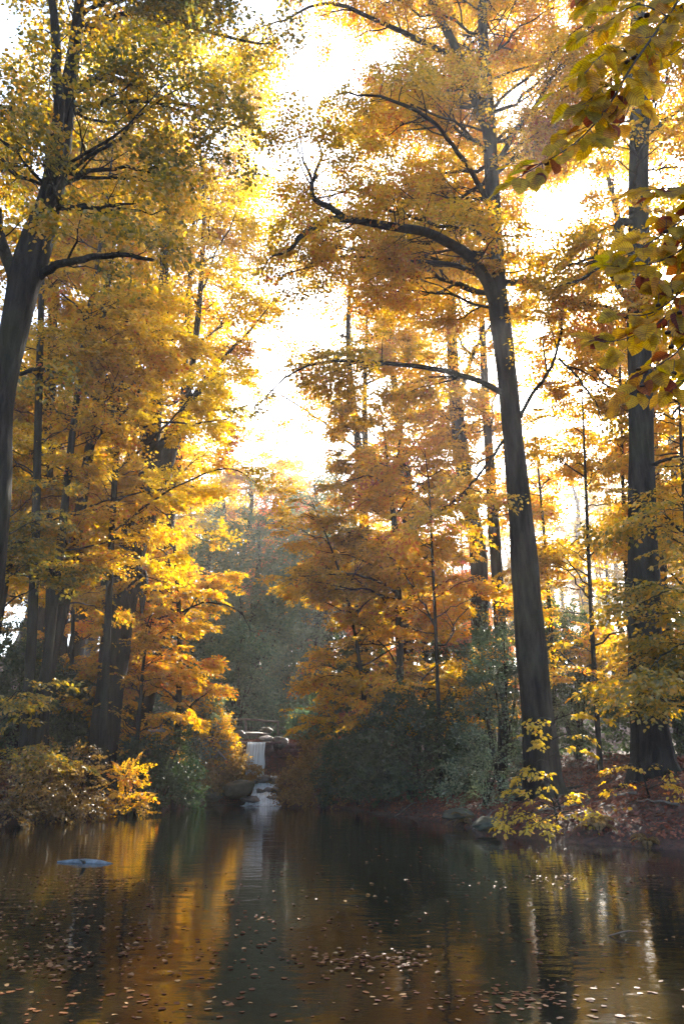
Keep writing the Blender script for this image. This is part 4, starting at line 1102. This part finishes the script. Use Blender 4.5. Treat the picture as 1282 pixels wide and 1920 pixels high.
# driftwood and a stick
def flat_at(a, b_, z=0.):
    q = at(a, b_, 1.0) - (0, 0, H); k = (H - z) / -q[2]; return np.array((q[0] * k, k, z))
p = [flat_at(108, 1617), flat_at(135, 1617.5), flat_at(160, 1618), flat_at(190, 1619), flat_at(212, 1619.5)]
lg = empty('driftwood_log', p[2], 'pale bluish driftwood log floating off the left bank', 'log')
P = np.array(p); P[:, 2] = [.005, .01, .012, .008, .0]
q, r = spline(P, [.012, .035, .045, .035, .006], 26)
V1 = tube(q, r, 14, .38, 0, 9); mesh('trunk', *V1, M['drift'], lg)
P = np.array([flat_at(158, 1617, .05), flat_at(156, 1614, .09), flat_at(150, 1612, .13)]); q, r = spline(P, [.03, .022, .006], 8)
mesh('branch_stub', *tube(q, r, 8, .1), M['drift'], lg)
P = np.array([flat_at(1132, 1758, -.03), flat_at(1150, 1752, .02), flat_at(1172, 1746, .05), flat_at(1196, 1746, .055)]); q, r = spline(P, [.007, .006, .005, .002], 12)
tag(mesh('stick', *tube(q, r, 6, .1), M['wood']), 'thin pale stick poking out of the water on the right', 'stick')

# ------------------------------------------------------------------ overhanging beech boughs close to the camera
m, nt, out = new_mat('near_beech_leaves')
L = nt.links.new
at_ = N(nt, 'ShaderNodeAttribute', attribute_name='leafuv'); sx = N(nt, 'ShaderNodeSeparateXYZ'); L(at_.outputs['Vector'], sx.inputs[0])
ta = N(nt, 'ShaderNodeAttribute', attribute_name='t')
rr = ramp(nt, [(0, (.15, .14, .018)), (.3, (.34, .26, .02)), (.6, (.52, .33, .022)), (.8, (.52, .22, .02)), (.9, (.22, .05, .015)), (1, (.10, .022, .012))]); L(ta.outputs['Fac'], rr.inputs['Fac'])
ab = N(nt, 'ShaderNodeMath', operation='ABSOLUTE'); L(sx.outputs['Y'], ab.inputs[0])
mu = N(nt, 'ShaderNodeMath', operation='MULTIPLY_ADD'); mu.inputs[1].default_value = -.20; L(ab.outputs[0], mu.inputs[0]); L(sx.outputs['X'], mu.inputs[2])
ml = N(nt, 'ShaderNodeMath', operation='MULTIPLY'); ml.inputs[1].default_value = 8.5; L(mu.outputs[0], ml.inputs[0])
pp = N(nt, 'ShaderNodeMath', operation='PINGPONG'); pp.inputs[1].default_value = .5; L(ml.outputs[0], pp.inputs[0])
vr = ramp(nt, [(0, (1, 1, 1)), (.20, (0, 0, 0))]); L(pp.outputs[0], vr.inputs['Fac'])
mr = ramp(nt, [(0, (1, 1, 1)), (.05, (0, 0, 0))]); L(ab.outputs[0], mr.inputs['Fac'])
mxv = N(nt, 'ShaderNodeMath', operation='MAXIMUM'); L(vr.outputs['Color'], mxv.inputs[0]); L(mr.outputs['Color'], mxv.inputs[1])
vm = N(nt, 'ShaderNodeMixRGB', blend_type='MULTIPLY'); vm.inputs['Color2'].default_value = (.22, .15, .10, 1)
sc_ = N(nt, 'ShaderNodeMath', operation='MULTIPLY'); sc_.inputs[1].default_value = .75; L(mxv.outputs[0], sc_.inputs[0]); L(sc_.outputs[0], vm.inputs['Fac']); L(rr.outputs['Color'], vm.inputs['Color1'])
tc_ = N(nt, 'ShaderNodeTexCoord'); nz1 = N(nt, 'ShaderNodeTexNoise', Scale=45.0, Detail=4.0); L(tc_.outputs['Object'], nz1.inputs['Vector'])
sr = ramp(nt, [(.38, (.62, .50, .40)), (.55, (1, 1, 1))]); L(nz1.outputs['Fac'], sr.inputs['Fac'])
sm = N(nt, 'ShaderNodeMixRGB', blend_type='MULTIPLY', Fac=.8); L(vm.outputs[0], sm.inputs['Color1']); L(sr.outputs['Color'], sm.inputs['Color2'])
df = N(nt, 'ShaderNodeBsdfDiffuse'); L(sm.outputs[0], df.inputs['Color'])
bpn = N(nt, 'ShaderNodeBump', Strength=.5, Distance=.002); L(mxv.outputs[0], bpn.inputs['Height']); L(bpn.outputs[0], df.inputs['Normal'])
hs = N(nt, 'ShaderNodeHueSaturation', Value=1.7, Saturation=1.05); L(sm.outputs[0], hs.inputs['Color'])
tl = N(nt, 'ShaderNodeBsdfTranslucent'); L(hs.outputs[0], tl.inputs['Color'])
m1 = N(nt, 'ShaderNodeMixShader', Fac=.7); L(df.outputs[0], m1.inputs[1]); L(tl.outputs[0], m1.inputs[2])
gl = N(nt, 'ShaderNodeBsdfGlossy', Roughness=.35); L(bpn.outputs[0], gl.inputs['Normal']); m2 = N(nt, 'ShaderNodeMixShader', Fac=.025); L(m1.outputs[0], m2.inputs[1]); L(gl.outputs[0], m2.inputs[2])
L(m2.outputs[0], out.inputs['Surface'])
M['near_leaf'] = m

def big_leaves(parent, O, D, U, L_, t, g):
    ns, nv = 10, 7
    s = np.linspace(0, 1, ns); v = np.linspace(-1, 1, nv)
    S_, V_ = np.meshgrid(s, v, indexing='ij')
    prof = .37 * np.sin(np.pi * np.clip(S_, 0, 1)**.86)**.75
    n = len(O)
    D = nrm(D); Sd = nrm(np.cross(U, D)); U = np.cross(D, Sd)
    ph = g.random((n, 1, 1)) * 6.28; arch = g.uniform(.02, .30, (n, 1, 1)); fold = g.uniform(.10, .38, (n, 1, 1)); tw = g.normal(0, .22, (n, 1, 1))
    x = np.broadcast_to(S_, (n, ns, nv)).copy(); y = V_ * prof * g.uniform(.88, 1.1, (n, 1, 1))
    z = fold * np.abs(y) - arch * x**2 + tw * y * x + .022 * np.sin(26 * S_ + ph) * np.abs(V_)**2 * (S_ > .05) + .010 * np.cos((S_ - .2 * np.abs(V_)) * 8.5 * 6.28)
    y = y * (1 + .035 * np.sin(52 * S_) * (np.abs(V_) > .9))
    Lr = L_[:, None, None, None]
    P = O[:, None, None] + (D[:, None, None] * x[..., None] + Sd[:, None, None] * y[..., None] + U[:, None, None] * z[..., None]) * Lr
    i = np.arange(ns - 1)[:, None] * nv; j = np.arange(nv - 1)[None]
    Fc = np.stack([i + j, i + j + 1, i + nv + j + 1, i + nv + j], -1).reshape(-1, 4)
    Fc = (Fc[None] + (np.arange(n) * ns * nv)[:, None, None]).reshape(-1, 4)
    uv = np.stack([np.broadcast_to(S_, (n, ns, nv)), np.broadcast_to(V_, (n, ns, nv)), np.zeros((n, ns, nv))], -1)
    return mesh('foliage', P.reshape(-1, 3), Fc, M['near_leaf'], parent, t=np.repeat(t, ns * nv), uv=uv.reshape(-1, 3))

def nut_mesh():
    prof = np.array([(0, .0), (.35, .06), (.72, .22), (1.0, .55), (.92, .95), (.62, 1.35), (.25, 1.6), (0, 1.68)])
    q = np.linspace(0, 7, 18); rr_ = np.interp(q, np.arange(8), prof[:, 0]); zz = np.interp(q, np.arange(8), prof[:, 1])
    th = np.linspace(0, 2 * np.pi, 20, endpoint=False)
    Rr = rr_[:, None] * (1 + .10 * np.sin(4 * th)[None] + .13 * ((np.arange(20)[None] + np.arange(18)[:, None]) % 2))
    V = np.stack([Rr * np.cos(th), Rr * np.sin(th), np.broadcast_to(zz[:, None], Rr.shape)], -1).reshape(-1, 3)
    i = np.arange(17)[:, None] * 20; j = np.arange(20)[None]; j2 = (j + 1) % 20
    Fc = np.stack([i + j, i + j2, i + 20 + j2, i + 20 + j], -1).reshape(-1, 4)
    return V, Fc
NV, NF = nut_mesh()

def bough(label, twigs, nuts, seed, dens=48, tc=.48, red=.06):
    g = np.random.default_rng(seed)
    root = empty('hanging_beech_branch', twigs[0][0][0], label, 'branch')
    parts = []; O, D, U = [], [], []
    for P, r in twigs:
        q, rr_ = spline(P, r, 40); parts.append(tube(q, rr_, 7, .12, 0, seed))
        Lq = np.linalg.norm(np.diff(q, axis=0), axis=1).sum()
        tg = nrm(np.gradient(q, axis=0))
        nl = int(Lq * dens)
        vis = np.linspace(.12, 1, nl)
        for k, s in enumerate(vis):
            i = min(int(s * 39), 39); side = 1 if k % 2 else -1
            p, t_ = q[i], tg[i]
            up = nrm(np.array((.1, -.62, .75)) + g.normal(0, .30, 3))
            sd = nrm(np.cross(up, t_)) * side
            if k % 3 == 0 and s < .95:           # a short side twig with a few leaves
                ln = g.uniform(.05, .13); e = p + nrm(t_ * .7 + sd * .8 - UPZ * .15) * ln
                c = np.linspace(0, 1, 6)[:, None]; st = p * (1 - c) + e * c - UPZ * .012 * np.sin(c * 3.14)
                parts.append(tube(st, np.linspace(.0016, .0009, 6), 5))
                for a in (.45, .75, 1.0):
                    pp_ = p * (1 - a) + e * a; O.append(pp_); D.append(nrm((e - p) / ln * .8 + sd * g.normal(0, .6) + t_ * g.normal(.2, .4) - UPZ * .25)); U.append(nrm(up + g.normal(0, .3, 3)))
            else:
                st_ = p + (sd * .8 + t_ * .5) * .012
                O.append(st_); D.append(nrm(t_ * .75 + sd * .75 - UPZ * .22 + g.normal(0, .12, 3))); U.append(up)
                parts.append(tube(np.stack([p, (p + st_) / 2, st_]), np.array([.0012, .001, .0008]), 4))
        O.append(q[-1]); D.append(nrm(tg[-1] - UPZ * .2)); U.append(nrm(np.array((.1, -.6, .7)) + g.normal(0, .2, 3)))
    mesh('twig', *joinq(parts), M['twig'], root)
    O, D, U = map(np.array, (O, D, U)); n = len(O)
    t = np.clip(tc + g.normal(0, .13, n), 0, .72); t = np.where(g.random(n) < red, g.uniform(.86, 1, n), t)
    big_leaves(root, O, D, U, g.uniform(.050, .082, n), t, g)
    for k, (a, b_, dd) in enumerate(nuts):
        p = at(a, b_, dd); s = g.uniform(.0075, .0095)
        o = mesh('beech_nut', p + NV * s * np.array((1, 1, .85)) - np.array((0, 0, s * .7)), NF, M['nut'], root)
        st = np.array([p + (0, 0, s * .7), p + (.004, 0, .022), p + (.010, .004, .045)])
        mesh('stalk', *tube(st, np.array([.0013, .001, .001]), 5), M['twig'], o)
    return root

d = 2.0
up_twigs = [
    path((1420, -160, d + .1, .006), (1310, -50, d + .05, .005), (1240, 45, d, .0042), (1180, 130, d - .02, .0036), (1128, 215, d - .03, .003), (1075, 270, d - .04, .0024), (1010, 310, d - .05, .0018), (955, 342, d - .06, .001)),
    path((1330, -40, d + .05, .004), (1265, 25, d + .06, .003), (1215, 100, d + .06, .0024), (1185, 180, d + .05, .0018), (1160, 235, d + .04, .0014), (1105, 262, d + .03, .001)),
    path((1250, 30, d, .003), (1190, 10, d + .05, .0022), (1140, 40, d + .08, .0016), (1105, 60, d + .1, .001)),
    path((1200, 105, d, .0025), (1160, 90, d - .05, .002), (1120, 110, d - .08, .0014), (1095, 140, d - .1, .001)),
    path((1160, 160, d - .02, .0022), (1125, 165, d - .05, .0016), (1098, 205, d - .07, .001)),
    path((1390, 20, d + .15, .003), (1320, 60, d + .12, .0024), (1275, 90, d + .1, .0018), (1250, 110, d + .08, .001)),
    path((1340, -80, d + .1, .003), (1250, -40, d + .12, .002), (1150, -20, d + .15, .0016), (1100, 10, d + .16, .001)),
]
bough('yellow-green beech bough with dark nuts hanging close overhead at the upper corner', up_twigs, [(1175, 117, d), (1188, 108, d - .01), (1171, 98, d + .02), (1212, 28, d), (1024, 306, d - .05), (1200, 34, d + .05)], 71)
d = 2.15
lo_twigs = [
    path((1480, 200, d + .1, .006), (1380, 300, d + .08, .005), (1320, 350, d + .05, .004), (1262, 352, d, .0025), (1205, 358, d - .04, .001)),
    path((1370, 310, d + .08, .004), (1315, 380, d + .05, .0032), (1262, 425, d + .02, .0026), (1205, 462, d, .002), (1168, 480, d - .02, .0012)),
    path((1350, 330, d + .06, .004), (1310, 430, d + .04, .0032), (1258, 480, d + .02, .0026), (1190, 500, d, .002), (1130, 498, d - .03, .001)),
    path((1360, 330, d + .1, .004), (1318, 470, d + .08, .003), (1262, 560, d + .05, .0025), (1210, 590, d + .03, .002), (1160, 590, d, .0014)),
    path((1340, 400, d + .1, .004), (1280, 520, d + .08, .003), (1240, 600, d + .05, .0024), (1195, 626, d + .02, .002), (1150, 640, d, .0014), (1120, 640, d - .02, .001)),
    path((1370, 420, d + .12, .004), (1320, 580, d + .1, .003), (1268, 660, d + .06, .0022), (1215, 700, d + .03, .0016), (1188, 742, d, .001)),
    path((1390, 500, d + .15, .0035), (1340, 620, d + .12, .0028), (1295, 700, d + .1, .002), (1255, 735, d + .08, .0012)),
]
bough('lower hanging beech bough with yellow leaves and round nuts at the right edge', lo_twigs, [(1258, 650, d), (1251, 623, d), (1273, 586, d), (1257, 546, d + .02), (1228, 549, d), (1222, 645, d), (1233, 572, d - .02), (1203, 724, d), (1196, 692, d), (1247, 434, d), (1251, 455, d + .02), (1243, 472, d), (1262, 700, d)], 72, red=.14)

# ------------------------------------------------------------------ air, sky and sun
SUN_EL, SUN_AZ = 29.9, 19.6          # degrees above the horizon, to the right of straight ahead
m, nt, out = new_mat('misty_air')
pv = N(nt, 'ShaderNodeVolumePrincipled', Density=.00095, Anisotropy=.5)
pv.inputs['Color'].default_value = (.96, .95, .97, 1)
nt.links.new(pv.outputs[0], out.inputs['Volume'])
x0, x1, y0, y1, z0, z1 = -196, 196, -46, 236, -2.2, 62
V = np.array([(x0, y0, z0), (x1, y0, z0), (x1, y1, z0), (x0, y1, z0), (x0, y0, z1), (x1, y0, z1), (x1, y1, z1), (x0, y1, z1)], float)
Fc = np.array([(0, 3, 2, 1), (4, 5, 6, 7), (0, 1, 5, 4), (1, 2, 6, 5), (2, 3, 7, 6), (3, 0, 4, 7)])
tag(mesh('haze', V, Fc, m, smooth=False), kind='stuff')

w = bpy.data.worlds.new('World'); bpy.context.scene.world = w; w.use_nodes = True
nt = w.node_tree
bg = nt.nodes['Background']
sky = nt.nodes.new('ShaderNodeTexSky'); sky.sky_type = 'NISHITA'; sky.sun_disc = False
sky.sun_elevation = R(SUN_EL); sky.sun_rotation = R(SUN_AZ); sky.dust_density = 1.6; sky.air_density = 1.0
nt.links.new(sky.outputs[0], bg.inputs['Color']); bg.inputs['Strength'].default_value = .15

ld = bpy.data.lights.new('sun', 'SUN'); ld.energy = 5.0; ld.angle = R(.5); ld.color = (1, .92, .80)
lo = bpy.data.objects.new('sun', ld); col.objects.link(lo)
sd = Vector((math.sin(R(SUN_AZ)) * math.cos(R(SUN_EL)), math.cos(R(SUN_AZ)) * math.cos(R(SUN_EL)), math.sin(R(SUN_EL))))
lo.rotation_euler = sd.to_track_quat('Z', 'Y').to_euler()
lo.location = (15, 40, 40)

sc = bpy.context.scene
sc.view_settings.view_transform = 'Standard'; sc.view_settings.look = 'None'
sc.view_settings.exposure = 2.35; sc.view_settings.gamma = 1.0
cy = sc.cycles
cy.max_bounces = 6; cy.diffuse_bounces = 2; cy.glossy_bounces = 3; cy.transmission_bounces = 4; cy.volume_bounces = 1; cy.transparent_max_bounces = 8
cy.use_denoising = True; cy.denoiser = 'OPENIMAGEDENOISE'
cy.sample_clamp_indirect = 6.0
cy.caustics_reflective = False; cy.caustics_refractive = False
cy.use_adaptive_sampling = False
print('LEAVES', sum(s[2] for s in STATS))
